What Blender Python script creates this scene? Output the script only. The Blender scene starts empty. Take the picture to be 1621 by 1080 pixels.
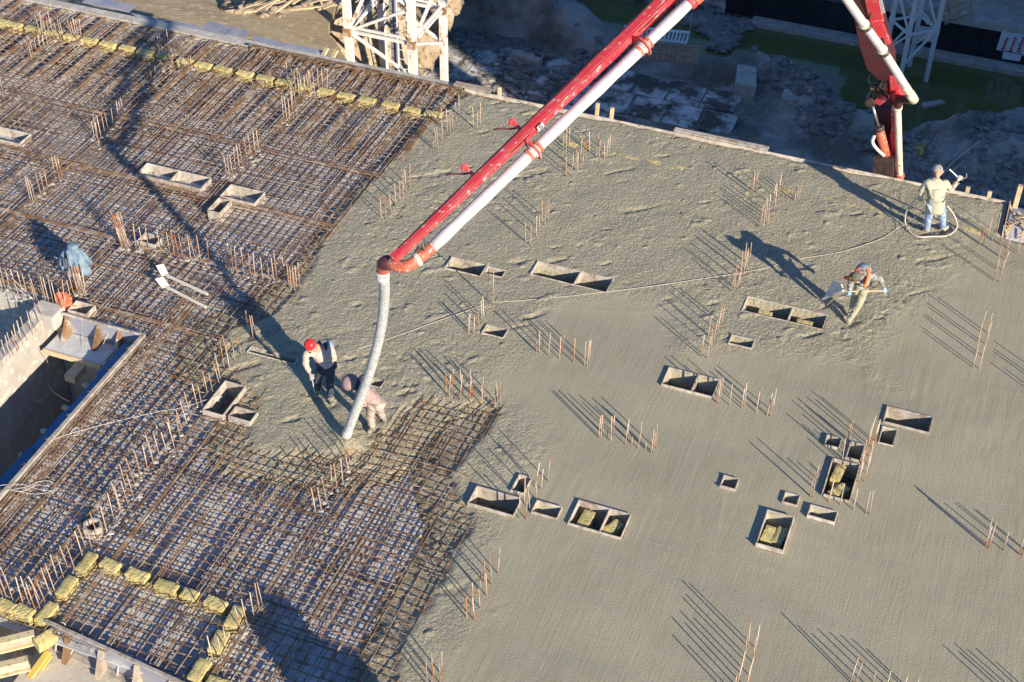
import bpy, bmesh, math, random
import numpy as np
from mathutils import Vector, Matrix
random.seed(7); RNG = np.random.default_rng(11)
sc = bpy.context.scene
C = sc.collection

# ------------------------------------------------------------------ camera, light, exposure
F = 2373.07; W2, H2 = 810.5, 540.0; CH = 20.824
R = np.array([[0.9344709669534209, 0.35589379466463583, 0.010179333983355687],
              [-0.2373476542922742, 0.6013838024075755, 0.7628916130118103],
              [0.26538670449571083, -0.7153161043350083, 0.6464462606867596]])
CAM = np.array([0, 0, CH])
def G(px, py, z=0.0):
    "the point at height z that the photograph shows at pixel (px, py)"
    d = R.T @ np.array([px - W2, -(py - H2), -F]); t = (z - CH) / d[2]
    return CAM + t * d
def PRN(P):
    c = (np.asarray(P, float) - CAM) @ R.T
    return W2 + F * c[..., 0] / -c[..., 2], H2 - F * c[..., 1] / -c[..., 2]
cam_d = bpy.data.cameras.new('camera'); cam = bpy.data.objects.new('camera', cam_d); C.objects.link(cam)
cam_d.sensor_width = 36; cam_d.lens = F * 36 / 1621; cam_d.clip_end = 400; cam_d.clip_start = .5
cam.matrix_world = Matrix(((R[0][0], R[1][0], R[2][0], 0), (R[0][1], R[1][1], R[2][1], 0), (R[0][2], R[1][2], R[2][2], CH), (0, 0, 0, 1)))
sc.camera = cam
SUN_EL = math.radians(20.6); SUN_AZ = math.radians(-35.2)
w = bpy.data.worlds.new('World'); sc.world = w; w.use_nodes = True
nt = w.node_tree; bg = nt.nodes['Background']
sky = nt.nodes.new('ShaderNodeTexSky'); sky.sky_type = 'NISHITA'; sky.sun_disc = False
sky.sun_elevation = SUN_EL; sky.sun_rotation = math.radians(90) - SUN_AZ
sky.air_density = 1.0; sky.dust_density = 0.0; sky.ozone_density = 8.0
nt.links.new(sky.outputs[0], bg.inputs[0]); bg.inputs[1].default_value = 0.10
sl = bpy.data.lights.new('sun', 'SUN'); sl.energy = 5.0; sl.angle = math.radians(.53); sl.color = (1, .87, .68)
so = bpy.data.objects.new('sun', sl); C.objects.link(so)
sdir = Vector((math.cos(SUN_EL) * math.cos(SUN_AZ), math.cos(SUN_EL) * math.sin(SUN_AZ), math.sin(SUN_EL)))
so.rotation_euler = sdir.to_track_quat('Z', 'Y').to_euler()
sc.view_settings.view_transform = 'Standard'; sc.view_settings.look = 'None'
sc.view_settings.exposure = 0.72; sc.view_settings.gamma = 1
sc.render.engine = 'CYCLES'

# ------------------------------------------------------------------ materials
def mat(name, col, rough=.85, noise=0.0, scale=5.0, col2=None, bump=0.0, bscale=30.0, metal=0.0, rand=0.0, spec=.4, aniso=None, detail=6, thr=(.35, .65), col3=None, s3=20., thr3=(.55, .62)):
    m = bpy.data.materials.new(name); m.use_nodes = True; n = m.node_tree.nodes; l = m.node_tree.links
    b = n['Principled BSDF']; b.inputs['Roughness'].default_value = rough; b.inputs['Metallic'].default_value = metal
    b.inputs['Specular IOR Level'].default_value = spec
    b.inputs['Base Color'].default_value = (*col, 1)
    tc = n.new('ShaderNodeNewGeometry'); src = tc.outputs['Position']
    if aniso:
        mp = n.new('ShaderNodeVectorMath'); mp.operation = 'MULTIPLY'; mp.inputs[1].default_value = aniso
        l.new(src, mp.inputs[0]); asrc = mp.outputs[0]
    else: asrc = src
    out = None
    if col2:
        t = n.new('ShaderNodeTexNoise'); t.inputs['Scale'].default_value = scale; t.inputs['Detail'].default_value = detail; t.inputs['Roughness'].default_value = .62
        l.new(asrc, t.inputs['Vector'])
        mr = n.new('ShaderNodeMapRange'); mr.inputs[1].default_value = thr[0]; mr.inputs[2].default_value = thr[1]; l.new(t.outputs[0], mr.inputs[0])
        mx = n.new('ShaderNodeMix'); mx.data_type = 'RGBA'; mx.inputs[6].default_value = (*col, 1); mx.inputs[7].default_value = (*col2, 1)
        l.new(mr.outputs[0], mx.inputs[0]); out = mx.outputs[2]
    if col3:
        t = n.new('ShaderNodeTexNoise'); t.inputs['Scale'].default_value = s3; t.inputs['Detail'].default_value = 5
        l.new(src, t.inputs['Vector'])
        mr = n.new('ShaderNodeMapRange'); mr.inputs[1].default_value = thr3[0]; mr.inputs[2].default_value = thr3[1]; l.new(t.outputs[0], mr.inputs[0])
        mx = n.new('ShaderNodeMix'); mx.data_type = 'RGBA'; mx.inputs[7].default_value = (*col3, 1)
        if out: l.new(out, mx.inputs[6])
        else: mx.inputs[6].default_value = (*col, 1)
        l.new(mr.outputs[0], mx.inputs[0]); out = mx.outputs[2]
    if rand:
        oi = n.new('ShaderNodeObjectInfo'); h = n.new('ShaderNodeHueSaturation')
        mr = n.new('ShaderNodeMapRange'); mr.inputs[3].default_value = 1 - rand; mr.inputs[4].default_value = 1 + rand; l.new(oi.outputs['Random'], mr.inputs[0])
        l.new(mr.outputs[0], h.inputs['Value'])
        if out: l.new(out, h.inputs['Color'])
        else: h.inputs['Color'].default_value = (*col, 1)
        out = h.outputs[0]
    if out: l.new(out, b.inputs['Base Color'])
    if bump:
        t = n.new('ShaderNodeTexNoise'); t.inputs['Scale'].default_value = bscale; t.inputs['Detail'].default_value = 4
        l.new(asrc, t.inputs['Vector'])
        bp = n.new('ShaderNodeBump'); bp.inputs['Distance'].default_value = bump; l.new(t.outputs[0], bp.inputs['Height']); l.new(bp.outputs[0], b.inputs['Normal'])
    return m
M = {}
M['rust'] = mat('rusty_steel', (.21, .108, .05), .8, scale=2.5, col2=(.32, .21, .12), rand=.35, thr=(.35, .6), col3=(.42, .36, .30), s3=5, thr3=(.50, .6))
M['rustlight'] = mat('light_rusty_steel', (.40, .26, .17), .8, scale=3, col2=(.54, .44, .36), rand=.25, thr=(.4, .6), col3=(.36, .15, .06), s3=2, thr3=(.56, .62))
M['rustdark'] = mat('dark_rebar_steel', (.085, .058, .045), .7, scale=1.6, col2=(.22, .15, .10), rand=.4, thr=(.4, .65), col3=(.30, .25, .21), s3=3, thr3=(.56, .64))
M['ply'] = mat('dusty_plywood', (.60, .61, .62), .8, scale=1.1, col2=(.36, .365, .375), rand=.14, bump=.004, bscale=40, thr=(.38, .66), col3=(.62, .61, .59), s3=7, thr3=(.5, .68))
M['plyblue'] = mat('film_faced_plywood', (.24, .25, .32), .55, scale=2, col2=(.38, .37, .38), rand=.15, thr=(.42, .7))
M['blueboard'] = mat('skylit_blue_board', (.06, .18, .34), .7, scale=2.5, col2=(.10, .20, .30), rand=.2, thr=(.4, .7), col3=(.22, .25, .27), s3=6, thr3=(.58, .7), bump=.01, bscale=20)  # blue film board, with the blue skylight on the shaded ledge in its colour
M['wood'] = mat('grey_timber', (.46, .38, .29), .85, scale=9, col2=(.30, .24, .18), rand=.2, thr=(.4, .7))
M['box'] = mat('cement_splashed_board', (.52, .47, .41), .85, scale=5, col2=(.26, .20, .15), rand=.15, thr=(.42, .66), col3=(.5, .47, .42), s3=11, bump=.004, bscale=60)
M['basedark'] = mat('dark_box_base', (.13, .115, .10), .8, scale=5, col2=(.24, .21, .18), thr=(.45, .7), bump=.01, bscale=30)  # darker tone for the base of the deep boxes
M['newwood'] = mat('fresh_pale_timber', (.62, .50, .32), .8, scale=8, col2=(.48, .36, .20), rand=.15, thr=(.4, .7))
M['yellowwood'] = mat('yellowish_beam_timber', (.66, .52, .26), .8, scale=6, col2=(.60, .52, .38), rand=.1, thr=(.4, .7), col3=(.40, .33, .24), s3=10)
M['yellow'] = mat('yellow_beam_paint', (.72, .53, .08), .6, scale=5, col2=(.60, .47, .16), rand=.1)
M['insul'] = mat('mineral_wool', (.60, .50, .20), .95, scale=9, col2=(.48, .40, .16), rand=.14, bump=.012, bscale=45, thr=(.35, .65), col3=(.62, .55, .32), s3=16)
M['conc_wall'] = mat('cast_concrete', (.50, .47, .42), .85, scale=1.6, col2=(.38, .35, .31), bump=.006, bscale=25, thr=(.38, .68), col3=(.58, .55, .50), s3=5)
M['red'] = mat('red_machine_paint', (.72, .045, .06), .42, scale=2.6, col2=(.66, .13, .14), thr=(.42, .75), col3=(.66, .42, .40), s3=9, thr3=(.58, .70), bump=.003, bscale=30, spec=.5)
M['reddark'] = mat('dark_red_paint', (.09, .02, .028), .5, scale=6, col2=(.08, .03, .035), thr=(.4, .7))  # dark red for arm faces, small parts and the flange shadow strip
M['orange'] = mat('faded_orange_red_pipe', (.56, .15, .085), .6, scale=9, col2=(.44, .10, .06), col3=(.62, .45, .36), s3=15, thr3=(.58, .68))
M['pipe'] = mat('white_pipe_wrap', (.54, .53, .55), .6, scale=14, col2=(.44, .42, .43), bump=.006, bscale=30, thr=(.42, .7), col3=(.5, .42, .38), s3=9, thr3=(.64, .72))
M['pipeold'] = mat('cream_rusted_pipe', (.66, .62, .50), .6, scale=6, col2=(.50, .43, .31), thr=(.45, .7), col3=(.34, .2, .12), s3=10, thr3=(.62, .7))
M['hose'] = mat('grey_rubber_hose', (.40, .42, .42), .8, scale=9, col2=(.52, .53, .52), thr=(.4, .7), bump=.006, bscale=60, col3=(.3, .31, .31), s3=24)
M['steeldark'] = mat('dark_steel', (.05, .045, .05), .45, metal=.4, scale=12, col2=(.16, .1, .08))
M['chrome'] = mat('bare_cylinder_rod', (.5, .5, .52), .3, metal=.8)
M['mast'] = mat('white_mast_paint', (.78, .76, .73), .6, scale=3, col2=(.66, .62, .56), col3=(.42, .20, .08), s3=2.6, thr3=(.60, .68), thr=(.45, .75))
M['mast2'] = mat('galvanised_mast', (.80, .81, .81), .6, scale=3, col2=(.7, .7, .69))
M['conc_dirty'] = mat('road_slab_concrete', (.62, .61, .59), .9, scale=1.1, col2=(.11, .095, .075), rand=.12, thr=(.42, .56), col3=(.16, .15, .13), s3=4, thr3=(.56, .68), bump=.008, bscale=12)
M['palewall'] = mat('pale_new_concrete', (.62, .56, .47), .85, scale=1.3, col2=(.50, .45, .37), thr=(.4, .7), bump=.008, bscale=12, col3=(.36, .32, .27), s3=3, thr3=(.6, .68))
M['black'] = mat('bitumen_coating', (.012, .012, .016), .6, scale=2, col2=(.03, .03, .035), rand=.25)
M['sheet'] = mat('white_foam_sheet', (.80, .84, .88), .7, scale=14, col2=(.5, .57, .64), rand=.08, thr=(.45, .7))
M['redprint'] = mat('red_print', (.55, .06, .10), .7)
M['wire'] = mat('pale_cable', (.66, .63, .58), .7)
M['blackrub'] = mat('black_rubber', (.02, .02, .022), .6)
M['garden'] = mat('beige_water_hose', (.52, .47, .39), .6, scale=9, col2=(.55, .5, .42))
M['whitepaddle'] = mat('white_paddle_board', (.74, .70, .60), .6, scale=7, col2=(.62, .57, .47))
M['orangebag'] = mat('orange_net_bag', (.80, .24, .12), .7, scale=20, col2=(.62, .13, .07))
M['jacket'] = mat('blue_grey_cloth', (.22, .30, .35), .85, scale=6, col2=(.11, .18, .28), thr=(.42, .62), bump=.02, bscale=14)
M['jacketin'] = mat('dark_lining', (.20, .20, .24), .9)
M['crumb'] = mat('pale_concrete_splash', (.62, .59, .54), .9, scale=9, col2=(.45, .42, .38))
M['rock'] = mat('grey_rock', (.42, .40, .37), .95, scale=5, col2=(.17, .155, .14), rand=.3, bump=.02, bscale=16)

# rock / soil ground
def soil():
    m = mat('pit_soil', (.19, .17, .14), .95, scale=.55, col2=(.45, .42, .38), thr=(.42, .62), bump=.12, bscale=5, col3=(.40, .38, .35), s3=6.5, thr3=(.60, .70))
    return m
M['soil'] = soil()
M['loam'] = mat('dried_sandy_screed', (.40, .325, .205), .95, scale=.8, col2=(.30, .235, .145), thr=(.4, .65), bump=.03, bscale=5, aniso=(.6, 3, 1), col3=(.46, .39, .27), s3=4)
def water():
    m = mat('murky_green_water', (.12, .13, .045), .08, scale=.12, col2=(.18, .175, .06), thr=(.35, .7), bump=.004, bscale=2.2, spec=.5)
    return m
M['water'] = water()

# fresh concrete: rough poured or screeded, chosen by the mesh attribute "smooth_mask"
def fresh():
    m = bpy.data.materials.new('fresh_concrete'); m.use_nodes = True; n = m.node_tree.nodes; l = m.node_tree.links; b = n['Principled BSDF']
    geo = n.new('ShaderNodeNewGeometry'); at = n.new('ShaderNodeAttribute'); at.attribute_name = 'smooth_mask'
    def noise(scale, det=5, vec=None, rough=.6):
        t = n.new('ShaderNodeTexNoise'); t.inputs['Scale'].default_value = scale; t.inputs['Detail'].default_value = det; t.inputs['Roughness'].default_value = rough
        l.new(vec or geo.outputs['Position'], t.inputs['Vector']); return t.outputs[0]
    def mapr(s, a, b_, c=0, d=1):
        q = n.new('ShaderNodeMapRange'); q.inputs[1].default_value = a; q.inputs[2].default_value = b_; q.inputs[3].default_value = c; q.inputs[4].default_value = d; l.new(s, q.inputs[0]); return q.outputs[0]
    def mix(f, a, b_):
        q = n.new('ShaderNodeMix'); q.data_type = 'RGBA'
        if isinstance(a, tuple): q.inputs[6].default_value = (*a, 1)
        else: l.new(a, q.inputs[6])
        if isinstance(b_, tuple): q.inputs[7].default_value = (*b_, 1)
        else: l.new(b_, q.inputs[7])
        l.new(f, q.inputs[0]); return q.outputs[2]
    rough_c = mix(mapr(noise(1.1), .38, .62), (.350, .322, .224), (.402, .371, .262))
    rough_c = mix(mapr(noise(22, 3), .5, .66), rough_c, (.45, .41, .31))
    rough_c = mix(mapr(noise(55, 2), .58, .7, 0, .5), rough_c, (.20, .19, .15))
    rough_c = mix(mapr(noise(19, 4), .56, .66, 0, .65), rough_c, (.15, .14, .12))
    sm = mix(mapr(noise(.35), .35, .65), (.322, .296, .205), (.395, .362, .252))
    vm = n.new('ShaderNodeVectorMath'); vm.operation = 'MULTIPLY'; vm.inputs[1].default_value = (9, .7, 1); l.new(geo.outputs['Position'], vm.inputs[0])
    sm = mix(mapr(noise(1.0, 5, vm.outputs[0]), .45, .7, 0, .5), sm, (.42, .39, .305))
    vn = n.new('ShaderNodeVectorMath'); vn.operation = 'MULTIPLY'; vn.inputs[1].default_value = (.35, 2.2, 1); l.new(geo.outputs['Position'], vn.inputs[0])
    sm = mix(mapr(noise(.8, 4, vn.outputs[0]), .52, .7, 0, .35), sm, (.28, .27, .22))
    sm = mix(mapr(noise(70, 2), .52, .7, 0, .45), sm, (.47, .43, .32))
    sm = mix(mapr(noise(63, 2), .60, .72, 0, .5), sm, (.20, .185, .145))
    l.new(mix(at.outputs['Fac'], rough_c, sm), b.inputs['Base Color'])
    b.inputs['Roughness'].default_value = .62; b.inputs['Specular IOR Level'].default_value = .35
    # relief
    def math_(op, a, b_=None):
        q = n.new('ShaderNodeMath'); q.operation = op
        for i, v in enumerate((a, b_)):
            if v is None: continue
            if isinstance(v, (int, float)): q.inputs[i].default_value = v
            else: l.new(v, q.inputs[i])
        return q.outputs[0]
    rh = math_('ADD', math_('MULTIPLY', noise(15, 5), .062), math_('MULTIPLY', noise(42, 3), .020))
    vs = n.new('ShaderNodeVectorMath'); vs.operation = 'MULTIPLY'; vs.inputs[1].default_value = (16, 1.1, 1); l.new(geo.outputs['Position'], vs.inputs[0])
    sh = math_('ADD', math_('MULTIPLY', noise(1.3, 4, vs.outputs[0]), .0065), math_('MULTIPLY', noise(26, 5), .009))
    inv = math_('SUBTRACT', 1.0, at.outputs['Fac'])
    hh = math_('ADD', math_('MULTIPLY', rh, inv), math_('MULTIPLY', sh, at.outputs['Fac']))
    bp = n.new('ShaderNodeBump'); bp.inputs['Distance'].default_value = 1.0; bp.inputs['Strength'].default_value = .9; l.new(hh, bp.inputs['Height']); l.new(bp.outputs[0], b.inputs['Normal'])
    return m
M['fresh'] = fresh()
def cloth(name, c, c2=None, sc_=14, r=.9): return mat(name, c, r, scale=sc_, col2=c2 or tuple(x * .7 for x in c), thr=(.42, .62), bump=.012, bscale=22)

# ------------------------------------------------------------------ mesh builder
class MB:
    def __init__(s): s.v = []; s.f = []
    def add(s, vs, fs):
        o = len(s.v); s.v += [tuple(map(float, v)) for v in vs]; s.f += [tuple(i + o for i in f) for f in fs]; return s
    def box(s, a, b):
        x0, y0, z0 = a; x1, y1, z1 = b
        return s.add([(x0, y0, z0), (x1, y0, z0), (x1, y1, z0), (x0, y1, z0), (x0, y0, z1), (x1, y0, z1), (x1, y1, z1), (x0, y1, z1)],
                     [(0, 3, 2, 1), (4, 5, 6, 7), (0, 1, 5, 4), (1, 2, 6, 5), (2, 3, 7, 6), (3, 0, 4, 7)])
    def bar(s, a, b, w_, h_, up=(0, 0, 1), w2=None, h2=None):
        "oriented box from a to b, w_ across and h_ along up; tapers to w2, h2"
        a = Vector(a); b = Vector(b); d = (b - a).normalized(); u = Vector(up); sd = d.cross(u)
        if sd.length < 1e-4: sd = d.cross(Vector((1, 0, 0)))
        sd.normalize(); u = sd.cross(d); vs = []
        for p, ww, hh in ((a, w_, h_), (b, w2 or w_, h2 or h_)):
            for i, j in ((-1, -1), (1, -1), (1, 1), (-1, 1)): vs.append(p + sd * (i * ww / 2) + u * (j * hh / 2))
        return s.add(vs, [(3, 2, 1, 0), (4, 5, 6, 7), (0, 1, 5, 4), (1, 2, 6, 5), (2, 3, 7, 6), (3, 0, 4, 7)])
    def tube(s, pts, r, n=6, cap=True):
        pts = [Vector(p) for p in pts]; N = len(pts); rr = r if isinstance(r, (list, tuple)) else [r] * N
        u = None; vs = []
        for i, p in enumerate(pts):
            d = (pts[min(i + 1, N - 1)] - pts[max(i - 1, 0)]).normalized()
            if u is None: u = d.orthogonal().normalized()
            else:
                u = u - d * u.dot(d)
                u = u.normalized() if u.length > 1e-6 else d.orthogonal().normalized()
            v = d.cross(u)
            for k in range(n):
                t = 2 * math.pi * k / n; vs.append(p + (u * math.cos(t) + v * math.sin(t)) * rr[i])
        fs = [(i * n + k, i * n + (k + 1) % n, (i + 1) * n + (k + 1) % n, (i + 1) * n + k) for i in range(N - 1) for k in range(n)]
        if cap: fs += [tuple(range(n - 1, -1, -1)), tuple((N - 1) * n + k for k in range(n))]
        return s.add(vs, fs)
    def poly(s, pts, z0, z1):
        n = len(pts); vs = [(p[0], p[1], z0) for p in pts] + [(p[0], p[1], z1) for p in pts]
        ar = sum(pts[i][0] * pts[(i + 1) % n][1] - pts[(i + 1) % n][0] * pts[i][1] for i in range(n))
        up = tuple(range(n, 2 * n)); dn = tuple(range(n - 1, -1, -1)); sd = [(i, (i + 1) % n, n + (i + 1) % n, n + i) for i in range(n)]
        fs = [up, dn] + sd
        if ar < 0: fs = [f[::-1] for f in fs]
        return s.add(vs, fs)
    def ball(s, c, r, jit=0, sq=(1, 1, 1), seg=8, rings=6, rnd=None):
        rnd = rnd or random; vs = []; fs = []
        vs.append((c[0], c[1], c[2] + r * sq[2]))
        for i in range(1, rings):
            a = math.pi * i / rings
            for k in range(seg):
                b = 2 * math.pi * k / seg; q = r * (1 + rnd.uniform(-jit, jit))
                vs.append((c[0] + q * sq[0] * math.sin(a) * math.cos(b), c[1] + q * sq[1] * math.sin(a) * math.sin(b), c[2] + q * sq[2] * math.cos(a)))
        vs.append((c[0], c[1], c[2] - r * sq[2])); L = len(vs) - 1
        for k in range(seg): fs.append((0, 1 + k, 1 + (k + 1) % seg)); fs.append((L, L - seg + (k + 1) % seg, L - seg + k))
        for i in range(rings - 2):
            for k in range(seg): a0 = 1 + i * seg; fs.append((a0 + k, a0 + seg + k, a0 + seg + (k + 1) % seg, a0 + (k + 1) % seg))
        return s.add(vs, fs)
    def mesh(s, name, m, smooth=False):
        me = bpy.data.meshes.new(name); me.from_pydata(s.v, [], s.f); me.materials.append(m)
        if smooth: me.shade_smooth()
        return me
    def build(s, name, m, parent=None, smooth=False, bevel=0, loc=None):
        return link(s.mesh(name, m, smooth), name, parent, bevel, loc)
def link(me, name, parent=None, bevel=0, loc=None):
    o = bpy.data.objects.new(name, me); C.objects.link(o)
    if parent:
        o.parent = parent
        if loc is None: o.matrix_parent_inverse = Matrix.Translation(-parent.location)
    if loc is not None: o.location = loc
    if bevel:
        b = o.modifiers.new('bevel', 'BEVEL'); b.width = bevel; b.segments = 2
    return o
def tag(o, label=None, cat=None, group=None, kind=None):
    if label: o['label'] = label
    if cat: o['category'] = cat
    if group: o['group'] = group
    if kind: o['kind'] = kind
    return o
def empty(name, loc, label, cat, group=None):
    o = bpy.data.objects.new(name, None); C.objects.link(o); o.location = loc; o.empty_display_size = .2
    return tag(o, label, cat, group)
def smooth_path(pts, n=6):
    P = [Vector(p) for p in pts]; out = []
    for i in range(len(P) - 1):
        a = P[max(i - 1, 0)]; b = P[i]; c = P[i + 1]; d = P[min(i + 2, len(P) - 1)]
        for k in range(n):
            t = k / n
            out.append(.5 * ((2 * b) + (c - a) * t + (2 * a - 5 * b + 4 * c - d) * t * t + (3 * b - a - 3 * c + d) * t ** 3))
    out.append(P[-1]); return out
ORD = ['first', 'second', 'third', 'fourth', 'fifth', 'sixth', 'seventh', 'eighth', 'ninth', 'tenth', 'eleventh', 'twelfth', 'thirteenth', 'fourteenth', 'fifteenth',
       'sixteenth', 'seventeenth', 'eighteenth', 'nineteenth', 'twentieth', 'twenty first', 'twenty second', 'twenty third', 'twenty fourth', 'twenty fifth', 'twenty sixth', 'twenty seventh', 'twenty eighth', 'twenty ninth', 'thirtieth']

# ------------------------------------------------------------------ numpy fields
def vnoise(X, Y, s, seed=0):
    r = np.random.default_rng(seed); g = r.random((256, 256))
    x = X / s + 1000.37; y = Y / s + 1000.71; xi = np.floor(x).astype(int); yi = np.floor(y).astype(int); fx = x - xi; fy = y - yi
    fx = fx * fx * (3 - 2 * fx); fy = fy * fy * (3 - 2 * fy); a = xi % 256; b = yi % 256; a1 = (a + 1) % 256; b1 = (b + 1) % 256
    return (g[a, b] * (1 - fx) * (1 - fy) + g[a1, b] * fx * (1 - fy) + g[a, b1] * (1 - fx) * fy + g[a1, b1] * fx * fy) * 2 - 1
def fbm(X, Y, s, seed=0, o=4):
    return sum(vnoise(X, Y, s / 2 ** k, seed + k) / 2 ** k for k in range(o)) / 1.6
def sdist(X, Y, poly):
    "signed distance to a polygon, negative inside"
    P = np.array(poly, float); d = np.full(X.shape, 1e9); ins = np.zeros(X.shape, bool)
    for i in range(len(P)):
        a = P[i]; b = P[(i + 1) % len(P)]; e = b - a; L = e @ e
        t = np.clip(((X - a[0]) * e[0] + (Y - a[1]) * e[1]) / L, 0, 1)
        d = np.minimum(d, (X - a[0] - t * e[0]) ** 2 + (Y - a[1] - t * e[1]) ** 2)
        c = ((a[1] > Y) != (b[1] > Y)) & (X < (b[0] - a[0]) * (Y - a[1]) / (b[1] - a[1] + 1e-12) + a[0]); ins ^= c
    d = np.sqrt(d); return np.where(ins, -d, d)
def ss(a, b, x): t = np.clip((x - a) / (b - a), 0, 1); return t * t * (3 - 2 * t)
def grid_mesh(name, m, xs, ys, Z, keep=None, attr=None):
    nx, ny = len(xs), len(ys); XX, YY = np.meshgrid(xs, ys, indexing='ij')
    co = np.stack([XX, YY, Z], -1).reshape(-1, 3)
    i, j = np.meshgrid(np.arange(nx - 1), np.arange(ny - 1), indexing='ij')
    q = np.stack([i * ny + j, (i + 1) * ny + j, (i + 1) * ny + j + 1, i * ny + j + 1], -1)
    q = q.reshape(-1, 4) if keep is None else q[keep]
    used = np.unique(q); rm = np.full(nx * ny, -1); rm[used] = np.arange(len(used)); q = rm[q]; co = co[used]
    me = bpy.data.meshes.new(name); me.vertices.add(len(co)); me.vertices.foreach_set('co', co.ravel().astype(np.float32))
    me.loops.add(q.size); me.loops.foreach_set('vertex_index', q.ravel().astype(np.int32))
    me.polygons.add(len(q)); me.polygons.foreach_set('loop_start', np.arange(0, q.size, 4, dtype=np.int32))
    me.polygons.foreach_set('loop_total', np.full(len(q), 4, dtype=np.int32))
    if attr:
        for k, A in attr.items():
            t = me.attributes.new(k, 'FLOAT', 'POINT'); t.data.foreach_set('value', A.reshape(-1)[used].astype(np.float32))
    me.update(calc_edges=True); me.validate(); me.materials.append(m); me.shade_smooth(); return me
def g2(p, z=0.0): q = G(p[0], p[1], z); return (q[0], q[1])

EDGE_Y = 32.33
DECK = -.22
# ---------------- formwork boxes: top-left, top-right, bottom-right, bottom-left corners of the rim in the photograph
BOXES = [ # (corners, rim z, bottom z, divider fraction or None, label)
 ('m1', [(-20, 195), (45.4, 212.6), (28.5, 228), (-37, 210)], .03, None, 'pale formwork box cut off by the left photo edge in the upper rebar field'),
 ('m2', [(234.6, 258), (330.6, 281.7), (315, 301), (219, 272.6)], .05, .5, 'long divided formwork box in the rebar field below the yellow insulation row'),
 ('m3', [(365.6, 292), (417, 303.7), (402, 323), (351, 309)], .05, None, 'empty formwork box right of the long divided box in the rebar field'),
 ('m4', [(346, 312.8), (362.5, 316.7), (348.7, 337), (331.3, 331.7)], .12, None, 'small tall formwork box with a slot, beside the wider empty box in the rebar field'),
 ('m5', [(227, 368), (255, 373.7), (246, 388), (220, 381)], .06, None, 'small formwork box standing behind the row of upright bars in the rebar field'),
 ('m6', [(122, 476), (147.8, 484), (136, 498), (109, 488)], .10, None, 'formwork box beside the corner of the open shaft, near the orange bag'),
 ('m7', [(400.6, 546.5), (470, 570), (464, 577), (393, 553)], .03, None, 'long narrow formwork box lying in the shadow behind the worker in the red cap'),
 ('m8', [(357.8, 603.5), (386, 612), (352.6, 658), (322.8, 646.3)], .06, None, 'deep formwork box at the left tip of the poured concrete'),
 ('m9', [(373.4, 642.4), (404, 652.8), (396.7, 668.3), (364.3, 658)], .05, None, 'small formwork box just below the deep box at the left tip of the concrete'),
 ('c1', [(717.6, 406), (770.7, 419), (759, 436), (703.8, 423)], .03, None, 'formwork box right of the red hose elbow in the rough concrete'),
 ('c1b', [(774, 421), (798, 429), (795, 437), (766, 432)], .02, None, 'narrow formwork slot attached to the right of the box near the red elbow'),
 ('c2', [(853, 412.6), (970.6, 441), (957.6, 463), (841.5, 431)], .03, .57, 'longest formwork box, divided in two, in the middle of the rough concrete'),
 ('c3', [(772, 513), (802.6, 521), (796.7, 534), (763.5, 524.6)], .03, None, 'small formwork box below the thin hose in the middle of the concrete'),
 ('c4', [(590.6, 597), (607.4, 602), (602, 612.6), (585, 606)], .04, None, 'tiny formwork box behind the bent worker holding the concrete hose'),
 ('c5', [(1186, 467.6), (1309, 500), (1300, 520.6), (1174.6, 489)], .03, .57, 'long divided formwork box with yellow wool inside, left of the worker with the rake'),
 ('c6', [(1159, 529), (1192.8, 537), (1190, 551), (1154.7, 541)], .05, None, 'small formwork box below the long box near the raking worker'),
 ('c7', [(1060.6, 580), (1139.6, 601), (1125.4, 625.5), (1048.4, 606)], .08, .58, 'divided formwork box at the left end of a row of upright bars'),
 ('c8', [(823, 750), (840, 754), (829.8, 777), (809, 774.6)], .08, None, 'narrow upright formwork box above the lower pair of boxes left of centre'),
 ('c9', [(756.5, 769.4), (823, 786), (813, 816), (742, 791.5)], .09, None, 'formwork box on the border of the concrete and the lower rebar field'),
 ('c10', [(850.6, 791.5), (888, 802), (881, 818.7), (842.8, 808)], .08, None, 'small formwork box between the two larger lower boxes'),
 ('c11', [(916.7, 790), (997, 812), (982.8, 848), (901, 824.6)], .10, .6, 'large divided formwork box with two pieces of yellow wool, low in the centre'),
 ('c12', [(1146, 750), (1168, 757), (1164, 772), (1142.8, 767)], .09, None, 'lone small square formwork box in the open smooth concrete'),
 ('c13', [(1405.7, 641.6), (1476, 660), (1470.5, 683), (1400, 664.7)], .07, None, 'long pale formwork box, rightmost of all'),
 ('c14', [(1397.6, 675), (1419.6, 678.6), (1413.8, 703.6), (1392.5, 697)], .06, None, 'brown square formwork box just below the rightmost long box'),
 ('c15', [(1309.6, 688), (1332, 692), (1328, 706.4), (1306.9, 701.8)], .08, None, 'tiny formwork box left of the dark box, above the one with tall yellow wool'),
 ('c16', [(1346, 699), (1368.7, 703), (1361.7, 726.8), (1342, 721.4)], .07, None, 'dark square formwork box directly above the big box with yellow wool'),
 ('c17', [(1318.9, 723.3), (1360, 734), (1345.5, 791), (1303.8, 778)], .09, None, 'big upright formwork box with leaning yellow wool blocks among the upright bars'),
 ('c18', [(1243.7, 778), (1265, 784), (1261, 798.5), (1240.6, 793)], .05, None, 'tiny formwork box above the upright box with two wool blocks'),
 ('c19', [(1285.3, 795.5), (1325.8, 809.4), (1320, 824), (1280, 812.9)], .10, None, 'low white formwork box below the big box with yellow wool'),
 ('c20', [(1217, 804.8), (1256, 815), (1239.7, 868.4), (1198.5, 855.7)], .15, None, 'tall sided formwork box holding two square wool blocks, lowest of the right group'),
]
RECT = {}
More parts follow.
